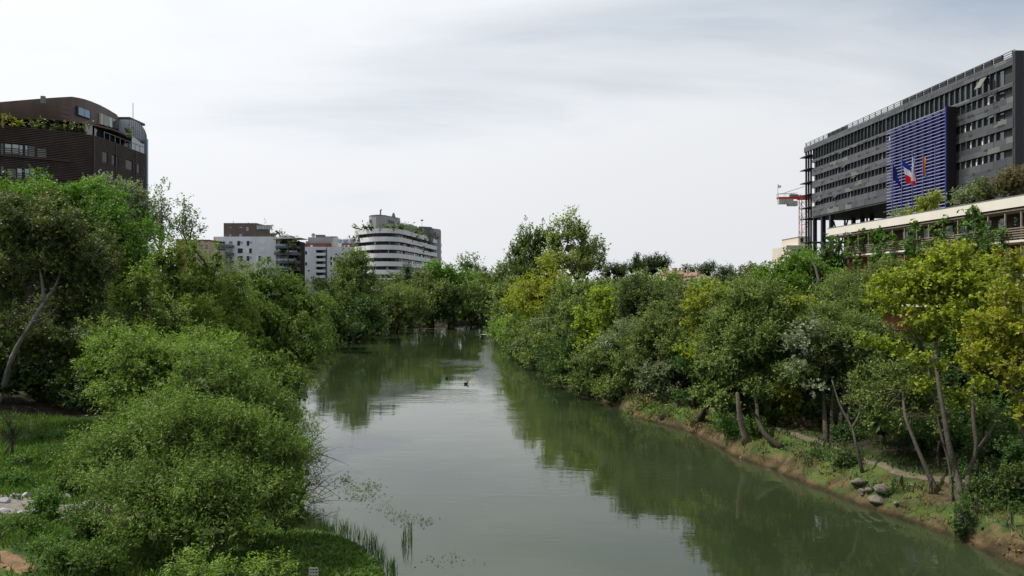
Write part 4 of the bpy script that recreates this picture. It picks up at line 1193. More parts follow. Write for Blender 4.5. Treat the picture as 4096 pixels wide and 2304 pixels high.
# ------------------------------------------------------------------ white apartment blocks
PXW = lambda Y: Y/FPX
def win_row(L, Y, lst, w0=0):
    """(u0, u1, v0, v1, kind) in picture units on a front face at distance Y"""
def white_a():
    Y = 300.0
    cu, gz = 244.0, 4.0
    cx = (cu-512)/FPX*Y
    r = empty('white_apartment_block', (cx, Y, gz), 'white apartment block with a dark brown penthouse and glazed roof terrace', 'building')
    L = Local(r)
    X = lambda u: (u-cu)/FPX*Y
    Zv = lambda v: EYE-(v-288)/FPX*Y-gz
    L.box('wall', M['white'], (X(216), 0, 0), (X(276), 14, Zv(236.6)))
    L.box('side_wall', M['beige'], (X(212), 1.5, 0), (X(216)-.02, 14, Zv(236.4)))
    L.box('return_wall', M['white'], (X(276)+.02, 1.0, 0), (X(279), 12, Zv(237.5)))
    L.box('penthouse', M['brown'], (X(222.7), 1.0, Zv(236.55)), (X(255.7), 13, Zv(222.8)))
    L.box('penthouse_side', M['grey'], (X(255.7)+.02, 3.0, Zv(236.55)), (X(260.5), 12, Zv(224)))
    L.box('penthouse_step', M['brown'], (X(255.7)+.03, .9, Zv(234.5)), (X(267.5), 2.9, Zv(229.3)))
    L.box('penthouse_step', M['brown'], (X(245), .5, Zv(236.5)), (X(274), 2.5, Zv(233)))
    L.box('rear_block', M['grey'], (X(274), 6, Zv(239)), (X(285), 14, Zv(234.2)))
    m = MB()
    x0, x1, z0, z1 = X(256), X(271.5), Zv(229.3), Zv(225.2)
    for q in np.linspace(x0, x1, 7): m.box((q-.06, .6, z0-1.2 if q > X(266) else z0), (q+.06, .72, z1))
    m.box((x0, .6, z1-.08), (x1, 3.4, z1+.1)); m.box((x0, .58, z0), (x1, .74, z0+.1))
    m.build('terrace_frame', M['steel'], r)
    for i in range(6):
        q0 = x0+(x1-x0)*i/6; L.box('terrace_glass', M['glass_sky'], (q0+.1, .63, z0+.12), (q0+(x1-x0)/6-.1, .67, z1-.12))
    for u0, u1, v0, v1 in ((229, 230.8, 227, 227.8), (238.6, 241.5, 226.8, 227.8), (245.4, 247.6, 227, 230.6), (228.9, 230.4, 234.4, 236.3), (238.6, 241, 234, 236.3)):
        w = L.box('window', M['frame'], (X(u0), .9, Zv(v1)), (X(u1), .99, Zv(v0))); box_part('pane', M['glass_blue'], w, (0, -.6, 0), (.85, .6, .85))
    for u0, u1, v0, v1, s in ((237.2, 243, 240.7, 245.7, 0), (246.7, 252, 240.7, 245.7, 0), (237.6, 243, 248.2, 253.2, 1), (246.7, 252, 248.2, 253.2, 2), (246.7, 252, 255.8, 261, 0), (256.3, 261, 255.8, 261, 2), (266.5, 271, 256.5, 261.5, 1), (259.5, 264.9, 248.6, 252.4, 3),
                              (237.4, 243, 255.8, 261, 1), (259.6, 264.9, 241, 244.8, 3)):
        w = L.box('window', M['frame'], (X(u0), -.10, Zv(v1)), (X(u1), -.0, Zv(v0)))
        if s == 3: box_part('shutter', M['white'], w, (0, -.6, .05), (.94, .6, .8)); continue
        a = .5 if s != 1 else .92
        box_part('pane', M['glass_dark'], w, (-.23 if s == 0 else (.22 if s == 2 else 0), -.6, 0), (a, .6, .94))
        if s == 0: box_part('pane', M['glass_blue'], w, (.26, -.6, .12), (.38, .5, .6))
    for v in (246.3, 254.1, 262):       # left balconies
        L.box('balcony', M['dark_grey'], (X(217.8), -1.8, Zv(v+1.2)), (X(234), -.02, Zv(v-1.2)))
        L.box('balcony_glass', M['glass_blue'], (X(218), -1.8, Zv(v-1.25)), (X(233.8), -1.74, Zv(v-2.4)))
        L.box('balcony_recess', M['glass'], (X(219), -.06, Zv(v-2.0)), (X(225), -.005, Zv(v-5.0)))
        L.box('balcony_recess', M['glass'], (X(229), -.06, Zv(v-2.0)), (X(232.5), -.005, Zv(v-5.0)))
    # thin projecting roof over the corner balconies
    m = MB(); z = Zv(239.6); m.add([(X(276), -4, z), (X(304.5), -4, z+.3), (X(304.5), 6, z+.3), (X(276), 6, z), (X(276), -4, z+.6), (X(304.5), -4, z+.42), (X(304.5), 6, z+.42), (X(276), 6, z+.6)], [(0,3,2,1),(4,5,6,7),(0,1,5,4),(1,2,6,5),(2,3,7,6),(3,0,4,7)])
    m.build('canopy_roof', M['cream'], r)
    L.box('balcony_column', M['dark_grey'], (X(290.1), -3.4, 0), (X(290.9), -3.1, Zv(239.7)))
    L.box('corner_wall', M['slat_back'], (X(279)+.02, 2, 0), (X(298), 10, Zv(241)))
    for v0, v1, u0, u1 in ((246.2, 248.6, 277.8, 299), (252.5, 255.4, 276.3, 299.8), (260.8, 263.4, 278, 299), (268, 271, 277.8, 299)):
        L.box('balcony', M['dark_grey'], (X(u0), -3.0, Zv(v1)), (X(u1), 1.9, Zv(v0)))
        L.box('balcony_glass', M['glass_blue'], (X(u0)+.2, -3.0, Zv(v0)+.01), (X(u1)-.2, -2.94, Zv(v0-1.8)))
    L.box('corner_wall_pale', M['beige'], (X(279), 1.7, Zv(262)), (X(286), 1.98, Zv(255.6)))
    L.box('antenna', M['steel'], (X(230.3), 3, Zv(222.8)), (X(230.6), 3.1, Zv(219.8))); L.box('roof_vent', M['steel'], (X(245.2), 3, Zv(222.8)), (X(245.9), 3.3, Zv(221.8)))
    L.box('antenna', M['steel'], (X(274.5), 3, Zv(233)), (X(274.7), 3.1, Zv(229.4)))
    for bl, lb in (([(278, 233.5, 298, 3, 1.6), (272, 234.5, 298, 3, 1.2)], 'terrace bush on the right shoulder of the white block with brown penthouse'),
                   ([(295, 243, 296, 3, 2), (284, 245, 296, 2.5, 1.2)], 'plants on the topmost corner balcony under the thin projecting roof'), ([(296, 250, 296, 2.6, 3), (283, 251.5, 296, 5, 1.3)], 'plants on the second corner balcony below the projecting roof'),
                   ([(295, 267, 296, 4, 2.6), (288, 267, 296, 3, 2)], 'plants on the lowest visible corner balcony'), ([(265.5, 228, 300, 1, 1)], 'small plant inside the glazed roof terrace')):
        make_tree('balcony_plant', lb, 'shrub', 'olive', bl, base=(P(*bl[0][:3]).x, 297, P(*bl[0][:3]).z-1), wood=False, over=dict(nclump=6), group='planting on the white apartment block')
def white_b():
    Y = 330.0
    cu, gz = 326.0, 4.0
    cx = (cu-512)/FPX*Y
    r = empty('white_apartment_block', (cx, Y, gz), 'pale apartment block with stacked white balconies and a red top storey', 'building')
    L = Local(r)
    X = lambda u: (u-cu)/FPX*Y
    Zv = lambda v: EYE-(v-288)/FPX*Y-gz
    L.box('wall', M['white'], (X(298.5), 0, 0), (X(316), 13, Zv(246.8)))
    L.box('wall', M['white'], (X(316), .9, 0), (X(325.6), 13, Zv(246.8)))
    L.box('wall', M['white'], (X(327), .2, 0), (X(357), 13, Zv(246.9)))
    L.box('wall_joint', M['dark_grey'], (X(325.6), 1.2, 0), (X(327), 13, Zv(246.8)))
    L.box('balcony_head', M['white'], (X(316), -.3, Zv(250)), (X(325.6), .88, Zv(246.8)))
    for k in range(5):
        v = 250.1+k*5.6
        L.box('balcony_recess', M['slat_back'], (X(316.4), .75, Zv(v+2.7)), (X(325.2), .88, Zv(v)))
        L.box('balcony', M['white_clean'], (X(316.1), -.35, Zv(v+5.5)), (X(325.4), .7, Zv(v+2.8)))
        L.box('balcony_window', M['glass_blue'], (X(322.3), .6, Zv(v+2.7)), (X(324.6), .74, Zv(v+.5)))
    L.box('red_storey', M['red_brown'], (X(298.5), 2.0, Zv(246.75)), (X(329), 12, Zv(243.0)))
    L.box('penthouse', M['grey'], (X(306.2), 3.0, Zv(243.0)), (X(329), 12, Zv(236.8)))
    L.box('penthouse_side', M['beige'], (X(329)+.02, 4.0, Zv(246.7)), (X(335.8), 12, Zv(237.4)))
    L.box('parapet', M['grey'], (X(304), 2.6, Zv(243)), (X(306.3), 10, Zv(240.8)))
    L.box('roof_screen', M['dark_grey'], (X(312.6), 5, Zv(236.5)), (X(321), 8, Zv(233.9))); L.box('roof_screen', M['dark_grey'], (X(321.1), 5, Zv(236.6)), (X(333.8), 8, Zv(235.6)))
    m = MB(); m.tube([(X(311.5), 3.4, Zv(236.8)), (X(311.5), 3.4, Zv(235.8))], .12, 5); m.tube([(X(311.5), 3.1, Zv(234.7)), (X(311.5), 3.5, Zv(234.6))], [.85, .35], 12); m.build('satellite_dish', M['concrete'], r)
    L.box('right_storey', M['white'], (X(336), 4, Zv(246.85)), (X(341), 12, Zv(238.8))); L.box('right_storey', M['white'], (X(341.1), 4, Zv(242.9)), (X(358), 12, Zv(238.4)))
    L.box('red_storey', M['red_brown'], (X(340.4), 2.5, Zv(246.85)), (X(358), 12, Zv(243.0)))
    for u0, u1 in ((341.5, 345.5), (348.8, 352.8), (336.6, 339.8)):
        L.box('window', M['glass_blue'], (X(u0), 3.85, Zv(242.4)), (X(u1), 3.98, Zv(239.4)))
    for u0, u1, v0, v1 in ((309.4, 311.6, 244.8, 246.5), (299, 301, 244.8, 246.5), (342.6, 344.6, 244.8, 246.6), (346.4, 348.4, 244.8, 246.6)):
        L.box('window', M['blind'], (X(u0), 1.86 if u0 < 330 else 2.36, Zv(v1)), (X(u1), 1.98 if u0 < 330 else 2.48, Zv(v0)))
    for u0, u1, v0, v1 in ((305.2, 307, 251, 254.6), (305.3, 307, 262, 265.6), (300.2, 302, 259.4, 260), (330.3, 331.8, 256.6, 260), (333.1, 334.8, 257.4, 260), (341.7, 343.2, 256.6, 260.2), (330.3, 331.8, 262, 265.6), (330.3, 331.9, 269.8, 271.2),
                           (333.2, 334.7, 269.8, 271.2), (346.2, 347.8, 253.4, 254.6), (341.7, 343.2, 253.4, 254.5), (353.6, 355.4, 251.6, 254.6), (335.4, 337, 253.4, 254.6), (348.8, 350, 257, 259.6), (308, 309.4, 270, 271.4), (344, 345.4, 262, 265)):
        w = L.box('window', M['frame'], (X(u0)-.08, -.08 if u0 < 316 else .1, Zv(v1)-.08), (X(u1)+.08, -.0 if u0 < 316 else .19, Zv(v0)+.08)); box_part('pane', M['glass_dark'], w, (0, -.6, .0), (.86, .6, .86))
white_a(); white_b()
r_, L_, w_, h_ = simple_block('apartment_building', 'pink brown building end just showing behind the light green trees', 'building', 186, 209, 241, 290, 12, M['pinkish'])
L_.box('roof_edge', M['red_brown'], (-w_/2-.1, -.15, h_), (w_/2+.1, 12, h_+.5)); L_.box('upper_wall', M['red_brown'], (-w_/2-5, 3, -1), (-w_/2-.02, 12, h_+.9)); L_.box('lower_terrace', M['beige'], (w_/2+.02, 1, -1), (w_/2+3, 9, h_-3.2))
for k in range(4): L_.box('window', M['glass'], (-w_/2+1+k*2, -.06, h_-3), (-w_/2+2+k*2, -.01, h_-1.4))

# ------------------------------------------------------------------ far houses with terracotta roofs
def house(label, u0, u1, veave, vridge, Y, depth, chim=(), wins=(), ang=0.0):
    a, b = P(u0, veave, Y), P(u1, veave, Y)
    cx = (a.x+b.x)/2; gz = min(G(cx, Y), a.z-4)
    r = empty('house', (cx, Y, gz), label, 'house', 'far houses with terracotta roofs', rz=ang)
    w = b.x-a.x; h = a.z-gz; hr = P(u0, vridge, Y+depth/2).z-gz
    L = Local(r)
    L.box('wall', M['pinkish'], (-w/2, 0, -1), (w/2, depth, h))
    m = MB(); o = .35; q = min(w*.22, depth*.5)
    m.add([(-w/2-o, -o, h), (w/2+o, -o, h), (w/2+o, depth+o, h), (-w/2-o, depth+o, h), (-w/2+q, depth/2, hr), (w/2-q, depth/2, hr)], [(0, 1, 5, 4), (1, 2, 5), (2, 3, 4, 5), (3, 0, 4), (3, 2, 1, 0)])
    rf = m.build('roof', M['terracotta'], r)
    for c in chim:
        x = -w/2+w*c; mm = MB(); mm.box((x-.35, depth/2-.4, hr-.8), (x+.35, depth/2+.4, hr+.75)); mm.box((x-.45, depth/2-.5, hr+.75), (x+.45, depth/2+.5, hr+.9)); mm.build('chimney', M['pinkish'], rf)
    for c, z in wins:
        x = -w/2+w*c; wn = L.box('window', M['frame'], (x-.55, -.08, h-z-.8), (x+.55, -.01, h-z+.8)); box_part('pane', M['glass'], wn, (0, -.55, 0), (.84, .5, .88))
house('long house with a terracotta roof and chimneys beside the umbrella pines', 666.5, 688, 274.3, 270.6, 262, 12, (.06, .2, .5, .62, .8, .97), ((.15, 1.6), (.3, 1.6), (.5, 1.6), (.7, 1.6)))
house('terracotta roofed house stepping down towards the thin mast', 691, 703, 275.8, 272.2, 240, 12, (.1, .85), ((.4, 1.5), (.7, 1.5)))
house('lower house with a pale gable wall just left of the thin mast', 701, 710, 278.6, 274.3, 215, 9, (.1,), ((.3, 1.4), (.65, 1.4)))
house('low roof edge between the palm and the vivid green tree', 756, 766, 274.0, 272.6, 280, 9)
r_, L_, w_, h_ = simple_block('roof_box', 'small pale grey rooftop block on the skyline left of the palm', 'building', 727.8, 732.6, 270.2, 250, 5, M['grey']); L_.box('roof_edge', M['steel'], (-w_/2-.1, -.1, h_), (w_/2+.1, 5.1, h_+.15)); L_.box('window', M['glass'], (-w_/2+.3, -.06, h_-1.6), (w_/2-.3, -.01, h_-.4))
r_, L_, w_, h_ = simple_block('low_wall', 'pale low wall among the trees below the thin mast', 'wall', 712, 722, 284, 200, 1, M['beige']); L_.box('coping', M['cream'], (-w_/2-.05, -.08, h_), (w_/2+.05, 1.08, h_+.12))

# thin mast and street lamp
q = P(712.6, 264, 190); gz = G(q.x, 190)
r_ = empty('street_mast', (q.x, 190, gz), 'tall thin mast with a short lamp arm among the trees on the skyline', 'mast')
m = MB(); m.tube([(0, 0, 0), (0, 0, (q.z-gz)*.7), (0, 0, q.z-gz)], [.16, .11, .04], 6); m.build('pole', M['steel'], r_)
m = MB(); z = P(712, 268.8, 190).z-gz; m.tube([(-.4, 0, z), (1.4, 0, z+.15)], .07, 5); m.box((1.2, -.15, z), (2.1, .15, z+.3)); m.build('lamp_arm', M['steel'], r_)
q = P(779, 262.5, 150); gz = G(q.x, 150)
r_ = empty('street_lamp', (q.x, 150, gz), 'street lamp with two dark heads beside the beige building', 'street lamp')
m = MB(); m.tube([(0, 0, 0), (0, 0, q.z-gz+.6)], [.1, .06], 6); m.build('pole', M['black_metal'], r_)
for sx in (-1, 1):
    m = MB(); m.tube([(0, 0, q.z-gz), (sx*.9, 0, q.z-gz+.1)], .05, 5); m.box((sx*.9-.35, -.15, q.z-gz-.05), (sx*.9+.35, .15, q.z-gz+.16)); m.build('lamp_head', M['black_metal'], r_)
# palm
def palm():
    c = P(745.5, 268, 140); gz = G(c.x, 140)
    r = empty('palm_tree', (c.x, 140, gz), 'small palm sticking up over the tree crowns near the vivid green tree', 'palm')
    h = c.z-gz; rs = np.random.RandomState(4)
    m = MB(); m.tube([(0, 0, 0), (.1, 0, h*.5), (0, 0, h)], [.24, .2, .18], 7); m.build('trunk', M['bark'], r, smooth=True)
    V, Fc = [], []
    for k in range(22):
        a = rs.uniform(0, 6.28); el = rs.uniform(-.2, 1.2); Lf = rs.uniform(1.3, 1.8)
        d = np.array([math.cos(a)*math.cos(el), math.sin(a)*math.cos(el), math.sin(el)]); s = np.cross(d, [0, 0, 1]); s /= np.linalg.norm(s)
        for t in np.linspace(.2, 1, 10):
            p = np.array([0, 0, h]) + d*Lf*t + np.array([0, 0, -.9*t*t])
            for sg in (-1, 1):
                e = p + s*sg*.32*(1.15-t) + d*.25 + np.array([0, 0, -.15])
                n = len(V); V += [p, p+d*.1, e]; Fc.append((n, n+1, n+2))
    o = mesh_obj('crown', V, Fc, SPEC['olive'][0], r, tint=np.full(len(Fc), .5))
palm()
def hit(u, v, y0=14.0, y1=260.0):
    """first point of the bank seen at pixel (u, v)"""
    ys = np.concatenate([np.arange(y0, 80, .15), np.arange(80, y1, .6)])
    xs = (u-512)/FPX*ys; zs = EYE-(v-288)/FPX*ys
    g = ground(xs, ys)
    k = np.argmax(g >= zs)
    if g[k] < zs[k]: k = len(ys)-1
    return Vector((xs[k], ys[k], g[k]))
def base_at(u, v):
    h = hit(u, v); return (h.x, h.y)
_SU = [480, 497, 520, 540, 565, 580, 600, 635, 688, 737, 768, 842, 924, 1024]
_SY = [160, 147, 104, 84, 73, 67, 63, 55, 49.6, 42, 39.4, 33.6, 29.7, 25]
def T(name, label, cat, sp, blobs, px=True, **kw):
    """right bank trees grow close behind the shoreline"""
    if px and name != 'ivy_stump' and all(b[0] > 498 for b in blobs) and max(b[2] for b in blobs) < 140:
        def near(u, Y):
            s = float(np.interp(u, _SU, _SY))
            k = .34 if u < 800 else .75
            return Y if Y < s else s + 1.2 + (Y-s)*k
        nb = [(b[0], b[1], near(b[0], b[2])) + tuple(b[3:]) for b in blobs]
        moved = np.mean([b[2] for b in blobs]) - np.mean([b[2] for b in nb])
        if moved > 3 and 'stems' not in kw:
            q = max(nb, key=lambda b: b[1])
            Yb = float(np.mean([b[2] for b in nb]))+1.0; x = (float(np.mean([b[0] for b in nb]))-512)/FPX*Yb
            while G(x, Yb) < .5: x += .4
            kw['base'] = (x, Yb)
        blobs = nb
    return make_tree(name, label, cat, sp, blobs, px=px, **kw)
# ---- left bank, near
lean = [P(-48, 470, 33.0), P(-20, 430, 33.5), P(0, 397, 34), P(12, 358, 34.5), P(30, 326, 35), P(44, 303, 36)]
lean[0].z = G(lean[0].x, lean[0].y) - .1
T('leaning_tree', 'dark olive tree on a long pale leaning trunk below the brown building', 'tree', 'olive',
  [(20, 232, 38, 34, 32), (62, 238, 38, 30, 32), (92, 268, 38, 24, 32), (52, 275, 39, 34, 26), (90, 310, 40, 24, 26), (6, 285, 39, 26, 34), (28, 345, 44, 34, 26), (70, 350, 45, 30, 24), (-25, 320, 42, 26, 60), (66, 310, 42, 26, 24)],
  base=(lean[0].x, lean[0].y), bark='bark_pale', stems=[(lean, .17), ([P(44, 303, 36), P(42, 280, 37), P(38, 262, 38)], .08), ([P(44, 303, 36), P(56, 285, 37), P(62, 268, 38.5)], .08), ([P(33, 322, 35.1), P(48, 316, 35), P(58, 306, 36)], .035, 1)], dens=.85)
T('broad_tree', 'tall broad bright green tree in front of the brown louvred building', 'tree', 'bright',
  [(48, 208, 60, 34, 24), (85, 215, 60, 34, 26), (118, 240, 59, 30, 28), (140, 272, 58, 20, 26), (60, 245, 62, 50, 34), (105, 285, 61, 44, 40), (132, 300, 59, 20, 30), (90, 200, 61, 18, 14)], base=(-33, 62), trunk=.45, dens=.95)
T('broad_tree', 'bright green rounded tree top below the ribbon windows of the brown building', 'tree', 'bright',
  [(8, 200, 56, 20, 17), (-14, 225, 57, 24, 30), (0, 262, 57, 26, 40)], base=(-37, 57), trunk=.4)
T('dark_tree', 'dark green tree in the shade behind the young staked tree', 'tree', 'deep',
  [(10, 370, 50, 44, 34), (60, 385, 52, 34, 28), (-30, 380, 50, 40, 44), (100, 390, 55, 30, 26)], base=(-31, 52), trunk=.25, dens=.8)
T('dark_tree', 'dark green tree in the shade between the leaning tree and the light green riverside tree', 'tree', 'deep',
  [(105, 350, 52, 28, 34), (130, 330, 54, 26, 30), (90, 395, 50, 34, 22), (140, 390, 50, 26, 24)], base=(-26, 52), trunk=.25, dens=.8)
T('riverside_tree', 'light green airy tree with thin dark branches rising behind the big willow bush', 'tree', 'lime',
  [(190, 256, 38.6, 8, 16), (217, 262, 39.6, 7, 14), (158, 262, 37.8, 7, 15), (120, 300, 36.5, 9, 12), (172, 262, 38, 14, 20), (168, 290, 38, 24, 24), (142, 285, 37, 12, 14), (134, 310, 37, 18, 18), (204, 272, 39, 14, 18), (200, 300, 39, 26, 24), (104, 330, 35, 18, 10), (126, 340, 35, 20, 12), (232, 284, 41, 14, 20), (232, 310, 41, 22, 24), (176, 328, 37, 36, 24), (218, 335, 40, 30, 22), (150, 355, 36, 36, 16)],
  base=(-16.5, 38), trunk=.2, bark='bark', limbs=26, dens=.66,
  stems=[([Vector((-16.5, 38, .9)), P(168, 395, 38), P(172, 340, 38), P(168, 285, 38)], .15), ([Vector((-16.3, 38.2, .9)), P(175, 390, 38), P(195, 325, 38.5), P(212, 280, 39)], .14), ([Vector((-16.7, 38, .9)), P(155, 380, 37.5), P(146, 340, 37), P(142, 305, 37)], .11)])
T('riverside_tree', 'green weeping tree trailing its branches over the water edge beyond the willow bush', 'tree', 'weeping',
  [(258, 280, 47, 16, 16), (265, 300, 47, 24, 20), (286, 288, 48, 14, 14), (296, 306, 48, 20, 18), (312, 322, 49, 20, 28), (290, 335, 47, 32, 26), (250, 325, 46, 30, 28), (300, 352, 46, 24, 18), (322, 342, 48, 10, 16), (255, 365, 44, 34, 24), (285, 378, 43, 26, 18)],
  base=(-14.2, 47), trunk=.2, limbs=18, dens=.78)
T('riverside_shrub', 'light green leafy shrub between the airy tree and the willow bush', 'shrub', 'lime',
  [(118, 345, 31.8, 8, 16), (96, 356, 31.6, 8, 14), (146, 350, 31.5, 8, 16), (198, 342, 33, 9, 16), (222, 348, 33.4, 9, 14), (172, 352, 31.6, 9, 14), (106, 372, 31.5, 20, 26), (136, 372, 31, 30, 28), (205, 362, 33, 40, 24), (165, 378, 31, 30, 26), (98, 345, 33, 14, 12), (120, 405, 30, 24, 22)], base=(-14.6, 31.5), trunk=.12, dens=.8)
T('willow_bush', 'huge rounded willow bush spreading over the near river bank and the water', 'willow bush', 'willow',
  [(186, 376, 27.3, 7, 18), (204, 368, 27.6, 6, 18), (222, 372, 27.8, 8, 18), (243, 384, 27.9, 8, 18), (262, 398, 28, 8, 18), (158, 424, 26.5, 7, 16), (134, 424, 26, 8, 14), (284, 418, 28.2, 8, 18), (304, 448, 28.4, 9, 16), (78, 462, 25.3, 10, 8),
   (172, 412, 27, 20, 22), (196, 396, 27.5, 16, 20), (222, 392, 27.5, 22, 24), (246, 408, 27.5, 20, 26), (268, 425, 27.8, 20, 26), (292, 445, 28, 16, 28), (112, 452, 25.5, 28, 16), (136, 440, 25.5, 22, 20), (160, 450, 25, 30, 30), (195, 440, 25.2, 30, 32), (232, 455, 25.5, 34, 36), (268, 468, 26, 30, 32), (295, 485, 26.8, 20, 28),
   (92, 474, 25, 18, 12), (120, 490, 24, 38, 24), (180, 498, 24, 56, 34), (245, 508, 24.6, 48, 30), (288, 515, 26, 24, 18), (150, 530, 22.8, 44, 22), (215, 535, 23, 46, 22)],
  base=(-9.7, 25.6), trunk=.16, limbs=40, dens=.8, leafpx=2.7, minleaf=.05)
T('bank_shrub', 'pale leaved shrub poking up at the bottom edge in front of the willow bush', 'shrub', 'lime',
  [(196, 570, 17.5, 20, 14), (235, 580, 17.2, 26, 12), (272, 578, 17.4, 20, 13), (180, 590, 17, 24, 14)], base=(-6.6, 17.2), trunk=.05, dens=.4, leafpx=2.3, over=dict(llf=1.7, lw=.32, up=1.0, lead=1.0))
T('bank_shrub', 'small dark leafy bush growing beside the gravel patch with white boulders', 'shrub', 'weed',
  [(48, 503, 27.5, 13, 9), (40, 512, 27.3, 9, 9), (54, 516, 27.2, 8, 8)], trunk=.05, dens=1.1)
for u, v, ru, rv, Y, lb in ((82, 530, 22, 15, 24.5, 'green weedy bush between the gravel and the dark foot of the willow'), (60, 556, 22, 14, 22, 'low green bush just above the bare brown earth'),
                       (95, 562, 24, 14, 21.5, 'low leafy bush touching the shaded willow foot at the bottom'), (22, 528, 18, 8, 25, 'low yellowish weedy bush below the white boulders')):
    T('bank_shrub', lb, 'shrub', 'weed', [(u, v, Y, ru, rv), (u+8, v+5, Y-.3, ru*.7, rv*.8)], trunk=.04, limbs=4)
for u, v, ru, rv, Y, lb in ((65, 462, 24, 9, 35.5, 'mound of bright green weeds beyond the gravel'), (100, 466, 22, 11, 33.5, 'mound of bright green weeds against the willow bush'), (30, 468, 24, 9, 34, 'mound of bright green weeds beside the staked young tree'),
                            (85, 480, 24, 11, 31, 'knee high weeds at the back edge of the gravel'), (20, 484, 20, 7, 31.5, 'yellowish weeds behind the white boulders'), (60, 445, 26, 8, 40, 'dull green weeds in tree shade at the back of the meadow')):
    T('weed_mound', lb, 'weeds', 'weed', [(u, v, Y, ru, rv), (u-9, v+3, Y, ru*.6, rv*.8)], wood=False)
# ---- left bank, further
for i, (bl, b, lb) in enumerate((
    ([(92, 205, 86, 8, 20), (100, 225, 86, 12, 26)], (-45, 87), 'pale grey green poplar close to the brown louvred building, the one nearest its corner'),
    ([(110, 202, 88, 8, 20), (122, 212, 88, 9, 24), (116, 235, 88, 16, 26)], (-43, 89), 'pale grey green poplar standing before the small square windows of the brown building'),
    ([(134, 210, 90, 8, 20), (142, 232, 90, 9, 26), (130, 245, 90, 14, 24)], (-42, 91), 'pale grey green poplar covering the far edge of the brown building'))):
    T('grey_poplar', lb, 'tree', 'silver', bl, base=b, trunk=.2, bark='bark_grey', inner=.5, group='pale poplars in front of the brown building', dens=1.0, over=dict(flat=.3))
T('grey_poplar', 'thin airy silver poplar against the sky beside the brown building, the taller one', 'tree', 'silver',
  [(160, 205, 98, 6, 16), (154, 222, 98, 10, 22), (166, 220, 98, 6, 14), (160, 245, 98, 14, 18)], base=(-43, 98), trunk=.18, bark='bark_grey', dens=.4, limbs=30, inner=0)
T('grey_poplar', 'thin airy silver poplar against the sky, shorter and nearer the white apartment block', 'tree', 'silver',
  [(184, 214, 100, 7, 11), (194, 222, 100, 7, 10), (178, 232, 100, 12, 12), (190, 240, 100, 10, 12)], base=(-41, 101), trunk=.16, bark='bark_grey', dens=.4, limbs=30, inner=0)
T('bank_tree', 'tall feathery green poplar in front of the curved banded building', 'tree', 'greygreen',
  [(352, 278, 140, 13, 22), (360, 272, 140, 9, 17), (344, 290, 140, 11, 20), (358, 300, 139, 18, 22), (350, 318, 138, 18, 16), (366, 290, 140, 9, 14)], base=(-28.5, 141), trunk=.25, dens=1.0, inner=.6, over=dict(lw=.45, tl=3, nclump=30))
T('bank_tree', 'very dark round tree at the water edge beyond the weeping tree', 'tree', 'deep',
  [(334, 318, 112, 12, 16), (340, 332, 110, 12, 12), (326, 305, 118, 12, 16), (348, 334, 118, 12, 11)], base=(-27.5, 112), trunk=.25)
T('bank_tree', 'dark tree with low branches at the foot of the feathery poplar', 'tree', 'deep',
  [(366, 318, 130, 14, 15), (374, 328, 132, 10, 10), (356, 332, 128, 13, 10), (378, 312, 140, 9, 14)], base=(-26.8, 131), trunk=.25)
T('round_willow', 'round grey green willow like a ball on the far left bank', 'tree', 'greygreen',
  [(402, 306, 158, 19, 15), (392, 310, 157, 14, 14), (413, 312, 157, 13, 14), (400, 318, 156, 18, 9)], base=(-23.8, 160), trunk=.3, dens=1.1, inner=.6, over=dict(lw=.35, up=.4, lead=.3, tl=3, nclump=40, droop=.3))
T('olive_tree', 'small olive toned tree between the feathery poplar and the round willow', 'tree', 'olive', [(391, 287, 185, 9, 9), (384, 296, 180, 8, 9)], base=(-31, 186), trunk=.2)
T('cedar_tree', 'dark pointed conifer in front of the lowest bands of the curved building', 'conifer', 'pine',
  [(408, 272, 205, 2.5, 7), (408, 279, 205, 6, 6), (409, 287, 205, 9, 7), (402, 286, 206, 4, 4), (415, 288, 205, 5, 4)], base=(-27, 205), trunk=.25, dens=1.2)
for i, (bl, b, sp, lb) in enumerate((
    ([(398, 290, 176, 6, 8)], (-25.5, 177), 'greygreen', 'slim green tree top just left of the dark conifer'),
    ([(424, 284, 180, 8, 12), (418, 296, 178, 10, 12)], (-21, 181), 'olive', 'olive green tree between the dark conifer and the bright spreading tree'),
    ([(436, 296, 176, 14, 12), (430, 308, 174, 15, 14)], (-18, 177), 'greygreen', 'mid green tree below the bright spreading tree'),
    ([(452, 302, 178, 14, 15), (446, 314, 176, 16, 11)], (-14.5, 182), 'deep', 'dark leafy tree leaning to the water on the far left bank'),
    ([(470, 300, 188, 15, 15), (466, 313, 184, 15, 10)], (-10, 194), 'greygreen', 'dense mid green tree at the head of the river bend'),
    ([(484, 303, 198, 12, 15), (488, 314, 196, 11, 9)], (-6, 202), 'deep', 'darkest tree closing the river bend'),
    ([(500, 308, 205, 9, 12), (508, 306, 212, 9, 14)], (0, 209), 'deep', 'dark tree at the bend beside the sunlit gap'),
    ([(475, 285, 205, 12, 9), (462, 290, 200, 12, 9)], (-12, 206), 'greygreen', 'soft green tree behind the bend below the far pines'))):
    T('bank_tree', lb, 'tree', sp, bl, base=b, trunk=.25, group='trees along the far left bank')
T('spreading_tree', 'bright green spreading tree at the right end of the curved banded building', 'tree', 'bright',
  [(438, 274, 195, 14, 9), (455, 280, 195, 20, 9), (430, 284, 195, 14, 9), (474, 284, 196, 8, 7), (446, 289, 194, 22, 8)], base=(-16, 196), trunk=.3)
T('thin_poplar', 'pale thin tree top against the sky above the river bend', 'tree', 'silver', [(465, 265, 235, 7, 6), (474, 267, 235, 6, 5), (468, 273, 235, 11, 6)], base=(-13, 236), trunk=.15, dens=.5)
